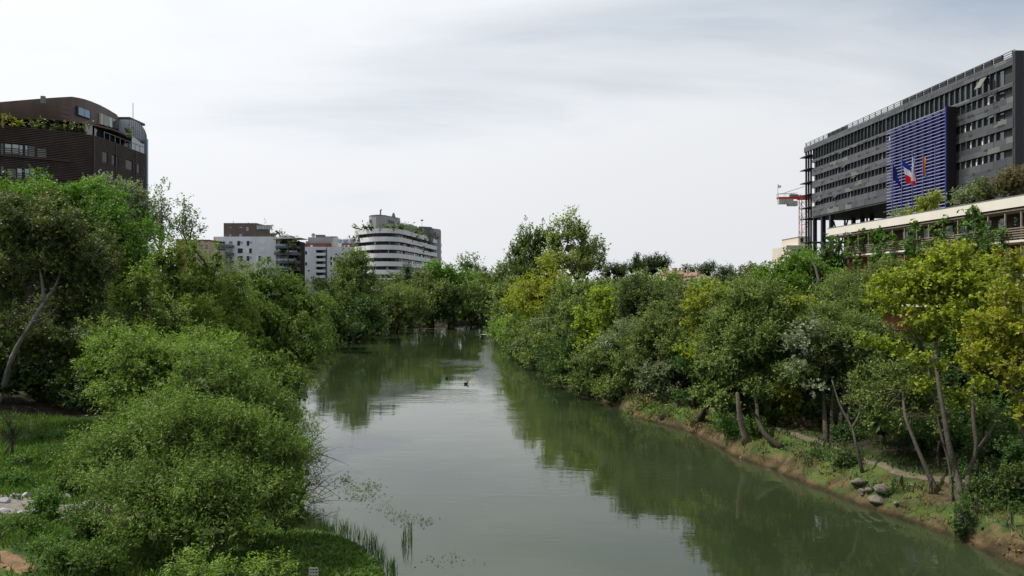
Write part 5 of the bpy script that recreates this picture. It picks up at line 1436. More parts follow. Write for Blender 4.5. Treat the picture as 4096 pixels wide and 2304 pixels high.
T('far_pine', 'dark pine far beyond the bend, right of the pale thin tree', 'tree', 'pine', [(480, 276, 270, 7, 5), (488, 279, 270, 5, 4), (478, 283, 268, 9, 6)], base=(-10, 271), trunk=.25)
T('thin_poplar', 'slender green poplar rising in the gap above the river bend', 'tree', 'greygreen', [(499, 279, 222, 6.5, 9), (500, 292, 222, 6.5, 12)], base=(-3.5, 223), trunk=.18, over=dict(up=1.1, lead=1.2))
T('far_pine', 'small dark pine behind the slender poplar of the bend', 'tree', 'pine', [(508, 277, 262, 5, 5), (493, 283, 265, 5, 5)], base=(-1.5, 264), trunk=.2)
# ---- right bank, from the bend towards the bridge
T('bank_tree', 'grey green rounded tree at the tip of the right bank beside the sunlit water', 'tree', 'greygreen', [(504, 302, 142, 12, 14), (512, 294, 145, 12, 12), (500, 318, 140, 9, 13), (513, 316, 138, 14, 16)], base=(0, 143), trunk=.2)
T('bank_tree', 'yellow green tree second from the tip of the right bank', 'tree', 'yellow', [(512, 308, 130, 8, 12), (520, 300, 130, 9, 14), (514, 328, 128, 9, 9)], base=(2, 131), trunk=.2, dens=.8, over=dict(lw=.6))
T('tall_poplar', 'tall grey green poplar on the right bank, the darker of the two poplar clumps', 'tree', 'greygreen',
  [(525, 243, 175, 6.5, 15.4), (534, 252, 175, 7.8, 15.4), (543, 243, 175, 6.5, 13.2), (517, 256, 175, 5.9, 13.2), (527, 262, 175, 13.0, 15.4), (543, 260, 175, 9.1, 15.4), (514, 270, 175, 7.8, 13.2), (532, 278, 175, 23.4, 14.3)], base=(5.5, 176), trunk=.22, limbs=10, dens=1.1, inner=.25, over=dict(flat=.9, up=1.1, lead=1.3, clump=.26, core=.04))
T('tall_poplar', 'tall yellow green poplar clump, the highest tree of the right bank skyline', 'tree', 'poplar',
  [(571.5, 230, 150, 6.1, 14.3), (573, 248, 150, 10.8, 17.6), (556.5, 240, 150, 4.7, 13.2), (558, 258, 150, 8.1, 16.5), (583, 243, 150, 4.7, 13.2), (586, 260, 150, 8.1, 16.5), (594, 252, 151, 4.1, 11.0), (600, 260, 151, 4.7, 13.2), (599, 273, 151, 8.1, 12.1), (573, 274, 150, 24.3, 15.4)],
  base=(12, 151), trunk=.22, limbs=14, dens=1.4, inner=.22, bark='bark_grey')
T('bank_tree', 'large yellow green tree in front of the two poplar clumps', 'tree', 'yellow',
  [(548, 278, 122, 10, 18), (538, 298, 120, 18, 18), (528, 310, 118, 14, 16), (556, 300, 118, 16, 20), (545, 320, 116, 16, 12)], base=(5.8, 120), trunk=.3, dens=.9, over=dict(lw=.6, clump=.33))
T('bank_tree', 'dark ivy covered tree top just below the grey green poplar', 'tree', 'deep', [(528, 280, 150, 13, 10), (515, 288, 150, 10, 9)], base=(4, 151), trunk=.25)
T('bank_tree', 'silvery green tree leaning over the water beyond the big yellow green tree', 'tree', 'silver', [(536, 338, 104, 12, 9), (544, 330, 105, 10, 10), (530, 350, 103, 12, 7)], base=(4.2, 104), trunk=.15, over=dict(up=.4, lead=.3))
T('bank_tree', 'grey green tree with a tall pale crown left of the lemon yellow tree', 'tree', 'greygreen',
  [(574, 300, 98, 16, 18), (560, 318, 96, 14, 18), (580, 325, 95, 18, 22), (568, 345, 92, 18, 18), (585, 350, 90, 14, 14)], base=(8.5, 95), trunk=.3, dens=1.0)
T('bank_tree', 'dark low tree overhanging the water under the pale grey green tree', 'tree', 'deep', [(552, 362, 92, 14, 9), (572, 370, 86, 16, 9), (540, 358, 98, 10, 9)], base=(6.2, 90), trunk=.15)
T('lemon_tree', 'lemon yellow green tree hanging to the water in the middle of the right bank', 'tree', 'yellow',
  [(604, 302, 78, 16, 14), (612, 320, 78, 14, 18), (590, 330, 76, 14, 18), (600, 350, 75, 16, 18), (592, 366, 73, 12, 14), (584, 345, 74, 8, 14)], base=(9.8, 76.5), trunk=.25, dens=.8)
T('bank_tree', 'silvery tree with pale hanging sprays right of the lemon yellow tree', 'tree', 'silver', [(618, 342, 70, 14, 10), (630, 334, 70, 12, 9), (610, 352, 69, 10, 9)], base=(11.2, 70), trunk=.18, over=dict(up=.4, lead=.2))
T('bank_tree', 'big dark grey green tree with a spreading crown above the silvery sprays', 'tree', 'olive',
  [(636, 298, 82, 20, 16), (655, 308, 82, 20, 18), (628, 315, 80, 16, 18), (675, 312, 82, 18, 20), (690, 325, 80, 18, 20)], base=(13.5, 82), trunk=.35, over=dict(lw=.5))
T('bank_tree', 'rounded green tree with leaning dark trunk over the narrow path', 'tree', 'greygreen',
  [(662, 325, 64, 22, 16), (645, 345, 62, 18, 16), (672, 350, 62, 20, 20), (652, 368, 61, 18, 14)], base=base_at(662, 416), bark='bark',
  stems=[([Vector((*base_at(664, 418), hit(664, 418).z-.1)), P(654, 385, 60.5), P(642, 355, 62), P(648, 335, 63)], .22)], dens=1.0, over=dict(llf=.95))
T('bank_tree', 'slim twin stemmed tree with silvery low sprays beside the path', 'tree', 'silver',
  [(650, 388, 58, 12, 8), (660, 375, 58, 16, 10), (668, 396, 57, 10, 7), (640, 372, 59, 8, 6)], base=base_at(708, 415),
  stems=[([Vector((*base_at(708, 414), hit(708, 414).z-.1)), P(704, 390, 54), P(698, 370, 55)], .11), ([Vector((*base_at(711, 414), hit(711, 414).z-.1)), P(712, 392, 54), P(712, 365, 55)], .08)], dens=.8, over=dict(up=.4, lead=.2))
T('leafy_tree', 'big round tree with a sunlit top, a black hollow and a curved dark trunk', 'tree', 'greygreen',
  [(742, 300, 53, 22, 15), (768, 305, 54, 24, 16), (722, 325, 51, 18, 18), (745, 325, 52, 26, 20), (778, 325, 54, 20, 20), (718, 350, 49, 18, 20), (770, 350, 53, 24, 20), (745, 372, 52, 26, 16), (770, 385, 52, 20, 14), (750, 345, 49, 26, 26), (790, 378, 48, 16, 14), (735, 388, 47, 16, 12), (762, 392, 46, 16, 9)],
  base=base_at(778, 446), stems=[([Vector((*base_at(782, 447), hit(782, 447).z-.1)), P(767, 437, 40.5), P(758, 420, 41.5), P(757, 405, 43), P(754, 388, 44.5), P(757, 372, 48)], .15), ([P(758, 418, 41.6), P(752, 410, 41.5), P(750, 406, 41.4)], .05, 1)],
  dens=1.0, bark='bark', over=dict(llf=.95))
T('hanging_tree', 'pale green tree with long sprays hanging almost to the ground beside the dead pole', 'tree', 'greygreen',
  [(708, 372, 45.5, 12, 16), (704, 395, 44.5, 9, 10), (728, 380, 45, 16, 20), (722, 405, 44, 12, 12), (735, 360, 46, 12, 12)], base=base_at(701, 420), trunk=.16, dens=.9, over=dict(droop=.3, hang=.3, clump=.3))
T('bank_tree', 'small lemon green branch tree reaching left from the big round tree', 'tree', 'yellow', [(684, 352, 50.5, 10, 6), (697, 358, 50.5, 10, 9), (700, 345, 51, 8, 8)], base=(11.9, 51.5), trunk=.1, dens=.7)
T('bank_tree', 'yellow tipped tree just behind the sunlit top of the big round tree', 'tree', 'yellow', [(705, 312, 62, 18, 18), (722, 296, 63, 18, 10), (700, 330, 61, 14, 12)], base=(16, 63), trunk=.2, dens=.8)
T('bank_tree', 'small yellow crowned tree between the big round tree and the feathery tree', 'tree', 'yellow', [(796, 304, 57, 16, 10), (802, 318, 56, 16, 12), (788, 330, 55, 9, 18)], base=(20.5, 57), trunk=.2, dens=.85)
T('bank_tree', 'grey green tree with white blossom like sprays over the dark path', 'tree', 'blossom', [(800, 352, 43, 12, 16), (795, 372, 42.5, 10, 8), (815, 392, 41.5, 8, 8), (808, 335, 44, 12, 14)], base=(17.2, 43), trunk=.1, dens=.6, inner=.15)
T('feathery_tree', 'tall feathery mid green tree in front of the white roofed building', 'tree', 'greygreen',
  [(884, 276, 56, 16, 12), (862, 290, 56, 22, 14), (838, 304, 55, 20, 16), (868, 314, 54, 24, 18), (828, 322, 52, 20, 16), (850, 335, 50, 26, 18)], base=(23.5, 54), trunk=.3, dens=.95, limbs=20, over=dict(lw=.4))
T('bank_tree', 'olive green tree whose low skirt hides the multi stemmed trunks', 'tree', 'olive', [(822, 345, 45, 20, 16), (845, 352, 44, 22, 14), (830, 368, 44, 22, 12)], base=base_at(836, 432),
  stems=[([Vector((*base_at(u0, 443), hit(u0, 443).z-.1)), P(u1, 405, 42), P(u2, 370, 43)], r) for u0, u1, u2, r in ((826, 824, 822, .12), (832, 832, 836, .1), (838, 842, 846, .11), (843, 850, 856, .1))])
T('bright_tree', 'vivid deep green spreading tree at the left end of the white roofed building', 'tree', 'bright',
  [(798, 264, 88, 14, 12), (806, 258, 88, 9, 9), (778, 278, 87, 20, 12), (805, 280, 86, 24, 16), (765, 290, 86, 14, 9), (826, 285, 85, 12, 18), (790, 295, 85, 26, 14)], base=(31, 87), trunk=.35, over=dict(flat=.7))
big = base_at(961, 512)
bz_ = G(*big)
T('yellow_tree', 'tall yellow green maple with arching branches and grey twin trunks', 'tree', 'yellow',
  [(950, 256, 39, 14, 14), (938, 270, 38.5, 20, 16), (912, 282, 38, 18, 12), (960, 285, 38, 26, 18), (930, 292, 37.5, 28, 16), (900, 300, 36.5, 20, 10), (985, 300, 37, 20, 16), (872, 302, 35.5, 14, 7), (890, 312, 35.5, 16, 7), (915, 322, 35, 16, 9),
   (945, 318, 36, 22, 14), (862, 342, 34, 9, 5), (880, 345, 34, 11, 5), (900, 352, 34, 13, 6), (920, 362, 33.5, 13, 7), (975, 330, 36, 20, 14), (942, 368, 33, 7, 7), (985, 274, 39, 16, 14), (965, 262, 40, 14, 12), (985, 385, 33, 14, 10), (960, 400, 33, 12, 9), (925, 385, 33.5, 12, 8), (948, 300, 39, 40, 24), (925, 335, 36, 20, 12), (1000, 320, 36, 16, 14), (890, 285, 37, 14, 10)],
  base=big, bark='bark_grey', limbs=44, dens=.85, inner=.8, leafpx=2.9,
  stems=[([Vector((big[0], big[1], bz_-.15)), P(958, 478, 31), P(950, 450, 31.2), P(944, 415, 31.8), P(938, 380, 32.8), P(936, 345, 35), P(940, 310, 38)], .13),
         ([Vector((big[0]+.25, big[1]+.1, bz_-.15)), P(968, 475, 31), P(976, 450, 31.4), P(973, 415, 32), P(972, 375, 33.6), P(968, 340, 36)], .1),
         ([Vector((big[0]-.1, big[1]+.5, bz_-.15)), P(950, 470, 32), P(940, 430, 32.6), P(934, 395, 33.4), P(925, 355, 35)], .06),
         ([P(974, 455, 31.4), P(990, 432, 32), P(1000, 412, 33)], .07, 1)])
T('maple_tree', 'golden green maple with drooping leaf clusters cut by the picture edge at the near right', 'tree', 'gold',
  [(1006, 305, 31, 16, 20), (992, 330, 30, 20, 14), (1018, 345, 29.5, 22, 20), (990, 360, 29, 20, 14), (972, 368, 29, 12, 9), (1010, 375, 28.5, 18, 14), (1014, 396, 28, 12, 9), (1022, 420, 27.5, 10, 9), (968, 345, 30, 8, 8), (1015, 270, 33, 14, 18), (985, 345, 31, 22, 18), (1010, 330, 32, 20, 24)],
  base=(19.6, 29.2), trunk=.2, bark='bark_grey', limbs=30, dens=.8, leafpx=3.0, inner=.7)
T('bank_tree', 'dark tree on a leaning trunk with sunlit low sprays, left of the twin trunked maple', 'tree', 'greygreen',
  [(905, 378, 37, 24, 16), (885, 400, 35.5, 18, 16), (920, 400, 35, 18, 20), (876, 424, 34, 8, 14), (868, 408, 34.5, 8, 8), (895, 430, 34, 10, 16)], base=base_at(935, 492), bark='bark_grey',
  stems=[([Vector((*base_at(937, 492), hit(937, 492).z-.1)), P(926, 468, 31.6), P(914, 440, 32.2), P(905, 415, 33), P(903, 390, 35)], .1)], dens=.85)
T('forked_tree', 'thin forked tree with one pale leafy spray on the shaded near bank', 'tree', 'greygreen',
  [(856, 388, 36.5, 7, 9), (854, 404, 36, 6, 8), (866, 372, 37, 7, 6)], base=base_at(861, 472), bark='bark_grey',
  stems=[([Vector((*base_at(863, 473), hit(863, 473).z-.1)), P(856, 445, 34.5), P(852, 428, 35), P(840, 405, 35.8), P(832, 380, 36.5)], .07), ([P(852, 428, 35), P(859, 415, 35.6), P(862, 395, 36.4)], .06)], dens=.8, limbs=6)
T('thicket_shrub', 'dark green shrub under the golden maple at the near right edge', 'shrub', 'deep', [(985, 500, 29, 22, 16), (1008, 520, 27.6, 22, 14), (1020, 490, 29, 20, 20), (970, 470, 33, 16, 18)], base=(17.9, 28.6), trunk=.05, dens=.7)
T('ivy_stump', 'stubby tree stump wrapped in dark ivy at the water edge', 'stump', 'deep', [(960, 520, 28.4, 6, 8), (961, 532, 28.0, 6, 8), (963, 508, 28.8, 6, 6)], base=(16.3, 28.4), trunk=.26, bark='bark_grey', over=dict(nclump=16))
# ---- undergrowth of the right bank
for u, v, Y, ru, rv, sp, lb in (
    (640, 418, 55.5, 12, 7, 'weed', 'green and yellow bush at the water edge where the bank bulges'), (658, 424, 53, 14, 8, 'willow', 'bush with bare twigs reaching into the river'), (676, 422, 52, 10, 10, 'weed', 'tall bright grass clump beside the twiggy bush'),
    (650, 405, 56, 14, 7, 'russet', 'brownish bush behind the green and yellow bush'), (700, 428, 49, 12, 8, 'russet', 'low brownish bush between the twiggy bush and the dead pole'), (735, 432, 43.5, 14, 9, 'weed', 'leafy light green plant at the foot of the dead pole'),
    (722, 428, 47, 12, 8, 'weed', 'green bush up the bank left of the dead pole'), (755, 430, 42.5, 8, 9, 'weed', 'bright grassy clump right of the dead pole'), (772, 408, 52, 14, 18, 'willow', 'sunlit yellow green bush beside the path, the left half'),
    (792, 402, 51, 14, 24, 'gold', 'tall yellowish bush glowing beyond the path'), (800, 430, 43, 16, 7, 'russet', 'low brown undergrowth on the path side'), (845, 462, 35, 16, 7, 'deep', 'dark low bush on the shaded slope below the path'),
    (812, 462, 36.5, 16, 8, 'deep', 'dark green bush near the root of the curved trunk'), (900, 495, 31, 12, 6, 'deep', 'low dark plants among the flat rocks'), (930, 508, 30, 12, 7, 'weed', 'green plants beside the orange bank soil'),
    (613, 395, 66, 10, 8, 'deep', 'dark bush drooping to the water under the lemon tree'), (590, 384, 73, 10, 7, 'deep', 'dark bush at the water left of the lemon tree'), (628, 402, 62, 9, 8, 'russet', 'dim brown bush on the far part of the near bank'),
    (1010, 556, 26, 12, 6, 'weed', 'low plants on the bank soil at the bottom right corner'), (975, 540, 27.6, 8, 5, 'weed', 'small green plants right of the ivy stump')):
    T('bank_shrub', lb, 'shrub', sp, [(u, v, Y, ru, rv), (u+ru*.6, v+rv*.4, Y-.3, ru*.6, rv*.7)], trunk=.03, limbs=5, dens=.8, group='undergrowth on the right bank')
# ---- dark wood behind the right bank
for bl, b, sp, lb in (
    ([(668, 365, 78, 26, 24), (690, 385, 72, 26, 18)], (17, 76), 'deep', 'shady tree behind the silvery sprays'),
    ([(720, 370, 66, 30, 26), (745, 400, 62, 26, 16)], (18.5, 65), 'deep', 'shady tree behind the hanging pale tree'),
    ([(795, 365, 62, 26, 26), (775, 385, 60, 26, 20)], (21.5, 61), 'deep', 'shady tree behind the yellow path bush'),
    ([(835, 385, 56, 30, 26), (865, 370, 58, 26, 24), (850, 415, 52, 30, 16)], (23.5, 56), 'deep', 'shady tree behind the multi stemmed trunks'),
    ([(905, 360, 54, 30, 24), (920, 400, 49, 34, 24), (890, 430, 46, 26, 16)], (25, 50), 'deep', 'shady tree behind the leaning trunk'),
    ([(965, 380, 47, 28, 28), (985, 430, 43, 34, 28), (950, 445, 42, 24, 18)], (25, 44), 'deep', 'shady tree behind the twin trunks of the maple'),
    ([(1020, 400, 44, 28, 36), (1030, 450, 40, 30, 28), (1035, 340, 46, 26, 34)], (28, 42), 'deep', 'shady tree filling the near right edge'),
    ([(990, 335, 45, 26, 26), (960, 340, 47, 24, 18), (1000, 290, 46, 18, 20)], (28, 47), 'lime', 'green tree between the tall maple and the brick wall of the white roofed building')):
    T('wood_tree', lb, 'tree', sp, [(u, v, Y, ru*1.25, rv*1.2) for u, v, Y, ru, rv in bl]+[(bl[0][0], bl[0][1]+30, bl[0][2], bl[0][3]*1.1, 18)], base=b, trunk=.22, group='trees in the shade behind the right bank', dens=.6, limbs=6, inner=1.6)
for bl, b, sp, lb in (
    ([(612, 290, 120, 12, 9), (622, 293, 118, 14, 10)], (16, 120), 'greygreen', 'green crown right behind the yellow poplar clump'),
    ([(598, 292, 110, 12, 9), (585, 295, 108, 10, 8)], (11.5, 110), 'greygreen', 'pale green crown below the yellow poplar clump'),
    ([(645, 284, 112, 12, 12), (636, 290, 110, 10, 9)], (18.5, 111), 'greygreen', 'green crown in front of the dark umbrella pines'),
    ([(668, 284, 102, 10, 11), (660, 294, 100, 14, 9)], (19.5, 101), 'lime', 'light green crown left of the terracotta roofs'),
    ([(684, 292, 96, 14, 10), (672, 300, 94, 12, 9)], (20.5, 95), 'greygreen', 'grey green crown below the first terracotta roof'),
    ([(703, 290, 92, 12, 10), (694, 298, 90, 12, 9)], (21, 91), 'lime', 'light green crown below the second terracotta roof'),
    ([(722, 290, 90, 12, 8), (735, 296, 88, 12, 9)], (24, 89), 'bright', 'fresh green flat crown below the grey roof box'),
    ([(752, 296, 84, 14, 9), (742, 302, 82, 12, 8)], (25.5, 84), 'bright', 'fresh green crown left of the vivid spreading tree'),
    ([(741, 278, 130, 9, 7), (755, 280, 128, 8, 8), (748, 284, 127, 12, 6)], (38, 129), 'olive', 'olive dark crown below the palm'),
    ([(728, 275, 160, 7, 8), (722, 280, 160, 6, 6)], (44, 161), 'pine', 'round dark tree right of the tall thin mast'),
    ([(845, 335, 70, 20, 16), (875, 345, 66, 20, 16)], (29, 68), 'greygreen', 'green crown deep behind the feathery tree')):
    T('row_tree', lb, 'tree', sp, [(u, v+2.0, Y, ru, rv*.9) for u, v, Y, ru, rv in bl], base=b, trunk=.2, group='tree crowns in the second row of the right bank', limbs=6)
# ---- far skyline on the right
for bl, b, lb in (([(655, 264, 300, 9, 5), (663, 267, 300, 6, 5), (650, 270, 300, 10, 5)], (54, 300), 'wide dark umbrella pine on the far hill, the right and larger one'),
                  ([(640, 266, 305, 7, 5), (633, 270, 305, 5, 4)], (49, 306), 'dark umbrella pine on the far hill with a cypress before it'),
                  ([(614, 271, 280, 6, 4), (620, 274, 280, 5, 4), (608, 275, 280, 4, 4)], (37, 281), 'dark pine beside the yellow poplar clump on the skyline'),
                  ([(696, 273, 300, 5, 3.4), (700, 276, 300, 5, 3)], (70, 301), 'flat topped pine peeping over the terracotta roofs'),
                  ([(708, 271, 260, 5, 4), (705, 275, 260, 5, 3), (711, 268, 261, 4, 3)], (64, 261), 'dark pine left of the tall thin mast'),
                  ([(752, 270, 260, 4, 3), (758, 272, 260, 5, 3)], (80, 261), 'small dark pine right of the palm')):
    T('umbrella_pine', lb, 'pine', 'pine', bl, base=b, trunk=.3, inner=2.2, group='pines on the far skyline', limbs=4, dens=1.3)
T('cypress_tree', 'narrow dark cypress standing before the far umbrella pines', 'cypress', 'pine', [(636, 261, 290, 1.6, 4), (636, 267, 290, 2, 5)], base=(45.6, 290), trunk=.15, limbs=0, dens=1.4)
T('cypress_tree', 'tiny dark cypress left of the umbrella pines', 'cypress', 'pine', [(624, 268, 292, 1.4, 3), (624, 272, 292, 2, 4)], base=(41.4, 292), trunk=.12, limbs=0, dens=1.4)
T('cypress_tree', 'short dark cypress between the terracotta chimneys', 'cypress', 'pine', [(685, 270, 310, 2, 3)], base=(68, 310), trunk=.12, limbs=0, dens=1.4)
# far ground cover that reads as one mass
mfar = [(u, 286 if not 590 < u < 780 else 281, 330+ (i % 3)*18, 26, 9) for i, u in enumerate(range(-40, 1080, 30))]
A = [(P(u, v, Y).x, Y, P(u, v, Y).z-2.5, ru*Y/FPX, 8, rv*Y/FPX*.8) for u, v, Y, ru, rv in mfar]
mt_, kw_ = SPEC['deep']; kw_ = {k: v for k, v in kw_.items() if k not in ('lw', 'llf')}
V, Fc, tint, C = foliage(A, 9, 42000, 1.1, .8, **kw_)
tag(mesh_obj('far_wood', V, Fc, mt_, tint=tint), 'dark wood far off along the horizon', 'wood', kind='stuff')


for u, v, Y, ru, rv, lb in ((880, 425, 38, 20, 14, 'dark bush behind the leaning trunk on the shaded slope'), (915, 440, 36, 20, 14, 'dark bush between the leaning trunk and the twin trunks'), (950, 440, 36.5, 18, 16, 'dark bush right behind the twin trunks'), (1000, 445, 35, 24, 18, 'dark bush below the golden maple'),
                            (820, 418, 44, 18, 13, 'dark bush behind the multi stemmed trunks'), (745, 405, 50, 16, 10, 'dark bush beyond the path behind the dead pole'), (690, 402, 56, 18, 9, 'dark bush beyond the path at its far end'), (975, 478, 31.5, 14, 9, 'dark bush behind the foot of the twin trunks'), (850, 440, 40, 16, 10, 'dark bush on the path side by the forked tree')):
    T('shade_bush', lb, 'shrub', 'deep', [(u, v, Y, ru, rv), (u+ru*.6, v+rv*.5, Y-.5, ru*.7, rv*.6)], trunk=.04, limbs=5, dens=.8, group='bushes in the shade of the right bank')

for u, v, Y, ru, rv, sp, lb in ((842, 345, 44.5, 20, 13, 'greygreen', 'soft green spray of leaves below the feathery tree, left part'), (868, 352, 43.0, 18, 12, 'greygreen', 'soft green spray of leaves below the feathery tree, right part'),
                            (985, 420, 33.5, 10, 14, 'greygreen', 'dim leafy shoots climbing between the twin trunks'), (942, 425, 32.8, 8, 14, 'greygreen', 'dim leafy shoots left of the twin trunks'), (1012, 455, 31.5, 14, 12, 'deep', 'dark bush at the right edge above the path')):
    T('leafy_sapling', lb, 'sapling', sp, [(u, v, Y, ru, rv), (u-ru*.5, v+rv*.6, Y, ru*.5, rv*.5)], trunk=.05, limbs=6, dens=.7, group='saplings of the near right slope')
# ------------------------------------------------------------------ small things: rocks, path, dead wood, ducks, reeds, grass
def rock_mesh(seed, flat=.6):
    rs = np.random.RandomState(seed)
    import bmesh
    bm = bmesh.new(); bmesh.ops.create_icosphere(bm, subdivisions=3, radius=.5)
    ps = [(unit(rs.normal(size=(1, 3)))[0], rs.uniform(.28, .44)) for _ in range(9)]
    for v in bm.verts:
        c = np.array(v.co)
        for n, d in ps:
            k = c.dot(n) - d
            if k > 0: c = c - n*k*.85
        c = c + rs.normal(size=3)*.008
        v.co = c
    me = bpy.data.meshes.new('rock'); bm.to_mesh(me); bm.free()
    return me
ROCKS = [rock_mesh(i) for i in range(5)]
RC = {}
def rock(name, label, cat, x, y, size, mat='rock', k=0, rz=0.0, sink=.25, group=None, tilt=0.0):
    key = (k % 5, mat)
    if key not in RC:
        me = ROCKS[key[0]].copy(); me.materials.append(M[mat]); RC[key] = me
    o = bpy.data.objects.new(name, RC[key]); COL.objects.link(o)
    o.scale = size; o.rotation_euler = (tilt, 0, rz)
    o.location = (x, y, G(x, y)+size[2]*(.5-sink))
    return tag(o, label, cat, group)
for i, (u, v, wpx, hf, lb) in enumerate((
    (861, 482, 17, .35, 'broad flat rock slab furthest up the near right bank'), (862, 492, 9, .7, 'angular rock at the river side of the slabs'), (869, 494, 7, .8, 'upright grey rock leaning between two slabs'),
    (882, 488, 22, .3, 'longest pale flat slab beside the path'), (878, 500, 17, .4, 'wide pale slab nearest the orange soil'), (897, 505, 7, .6, 'small tan rock between the slab and the twin trunked maple'),
    (846, 504, 4, .6, 'small white topped stone near the water'), (856, 507, 7, .5, 'low brown stone above the orange bank soil'), (862, 499, 5, .5, 'small rock tucked under the angular rocks'), (912, 487, 7, .3, 'flat stone at the foot of the leaning trunk'),
    (1018, 487, 6, .6, 'pale rock at the right picture edge beyond the path'))):
    h = hit(u, v); w = wpx*1.1*h.y/FPX
    rock('rock', lb, 'rock', h.x, h.y, (w*1.15, w*.8, w*(hf*.7+.2)), 'rock', i, i*1.3, .52, 'rocks on the near right bank', (i%3-1)*.16)
for i, (u, v, wpx, hf, lb) in enumerate(((769, 472, 8, .35, 'pale flat stone at the waterline under the curved trunk'), (741, 459, 4, .8, 'small squarish stone at the waterline below the dead pole'))):
    h = hit(u, v); w = wpx*1.2*h.y/FPX
    rock('stone', lb, 'stone', h.x, h.y, (w, w*.6, w*hf), 'rock', i+2, .4+i, .3)
for i, (u, v, wpx, hf, lb) in enumerate(((4, 503, 13, .45, 'largest white boulder at the left picture edge'), (16, 497, 10, .4, 'white boulder behind the largest one'), (27, 497, 12, .35, 'grey white boulder at the back of the gravel'), (5, 513, 12, .3, 'dark flat boulder low at the left picture edge'),
                                     (22, 516, 14, .35, 'long pale boulder in front, beside the leafy bush'), (31, 505, 4, .5, 'small white stone in the middle of the gravel'), (66, 500, 11, .4, 'white boulder half hidden right of the leafy bush'), (88, 505, 9, .4, 'white boulder under the willow edge'), (100, 511, 7, .4, 'small white boulder deepest under the willow'), (40, 493, 7, .5, 'small pale boulder behind the leafy bush'))):
    h = hit(u, v); w = wpx*1.2*h.y/FPX
    rock('boulder', lb, 'boulder', h.x, h.y, (w, w*.7, w*(hf+.25)), 'white_rock', i, i*.9, .42, 'white boulders on the gravel')

def strip(name, line, widths, mat, lift=.035, n=8, cross=5):
    """a path laid on the ground"""
    pts = []
    for i in range(len(line)-1):
        for k in range(n): t = k/n; pts.append((line[i][0]*(1-t)+line[i+1][0]*t, line[i][1]*(1-t)+line[i+1][1]*t, widths[i]*(1-t)+widths[i+1]*t))
    pts.append((*line[-1], widths[-1]))
    vs, fs = [], []
    for i, (x, y, w) in enumerate(pts):
        a, b = pts[max(i-1, 0)], pts[min(i+1, len(pts)-1)]
        dx, dy = b[0]-a[0], b[1]-a[1]; l = math.hypot(dx, dy) or 1
        for j in range(cross):
            s = (j/(cross-1)-.5)*w*(1+.18*math.sin(i*1.7+j))
            px_, py_ = x-dy/l*s, y+dx/l*s
            e = -.09 if j in (0, cross-1) else lift
            vs.append((px_, py_, G(px_, py_)+e))
    for i in range(len(pts)-1):
        for j in range(cross-1): q = i*cross+j; fs.append((q, q+1, q+cross+1, q+cross))
    return tag(mesh_obj(name, vs, fs, mat, smooth=True), kind='structure')
M['path'] = wall_mat('trodden_path', (0.095, 0.078, 0.054), var=.3, scale=2.5, streak=False, bump=.5)
M['gravel'] = wall_mat('pale_gravel', (0.15, 0.138, 0.125), var=.3, scale=6, streak=False, bump=.8)
M['foam'] = wall_mat('white_foam', (0.7, 0.7, 0.7), var=.1, scale=3)
pl_ = [hit(u, v) for u, v in ((652, 398), (672, 402), (697, 407), (728, 415), (762, 426), (800, 437), (838, 450), (865, 462), (900, 473), (940, 480), (985, 488), (1030, 502), (1060, 512))]
strip('path', [(p.x, p.y) for p in pl_], [.45, .45, .5, .6, .6, .6, .6, .6, .65, .7, .7, .7, .7], M['path'])
gl_ = [hit(u, v) for u, v in ((-60, 505), (0, 506), (40, 508), (80, 506), (120, 508))]
strip('gravel_path', [(p.x, p.y) for p in gl_], [2.6, 2.6, 2.4, 2.2, 1.6], M['gravel'], cross=9)

el_ = [hit(u, v) for u, v in ((-90, 556), (-40, 560), (0, 562), (18, 566), (30, 574))]
M['bare_earth'] = wall_mat('bare_brown_earth', (0.15, 0.09, 0.05), var=.35, scale=3, streak=False, bump=.6)
strip('bare_earth', [(p.x, p.y) for p in el_], [2.0, 1.7, 1.2, .9, .5], M['bare_earth'], cross=9)
# dead pole: bare snapped trunk
b0 = base_at(746, 441); z0 = G(*b0)
r_ = empty('dead_tree', (b0[0], b0[1], z0), 'bare snapped off pale trunk standing like a pole at the water edge', 'dead tree')
tp = P(737, 392, b0[1]+.2)
m = MB(); d = Vector((tp.x-b0[0], tp.y-b0[1], tp.z-z0)); pts = [Vector((0, 0, -.15)), Vector((-.02, 0, .25)), d*.35+Vector((-.1, 0, 0)), d*.7+Vector((-.06, 0, 0)), d*.97, d]
m.tube(pts, [.26, .19, .15, .125, .1, .03], 8); m.build('trunk', M['dead_wood'], r_, smooth=True)
m = MB(); m.tube([d*.62, d*.62+Vector((.25, 0, .12))], [.05, .02], 5); m.build('branch_stub', M['dead_wood'], r_)
h = hit(752.5, 431)
r_ = empty('white_board', (h.x, h.y, h.z), 'white narrow board lying on the grass right of the dead pole', 'board', rz=.5)
m = MB(); m.box((-.55, -.1, .12), (.55, .1, .2)); o = m.build('plank', M['foam'], r_); o.rotation_euler = (0, -.35, 0)
m = MB(); m.box((-.6, -.04, -.04), (.4, .04, .1)); m.build('batten', M['rail_wood'], r_)

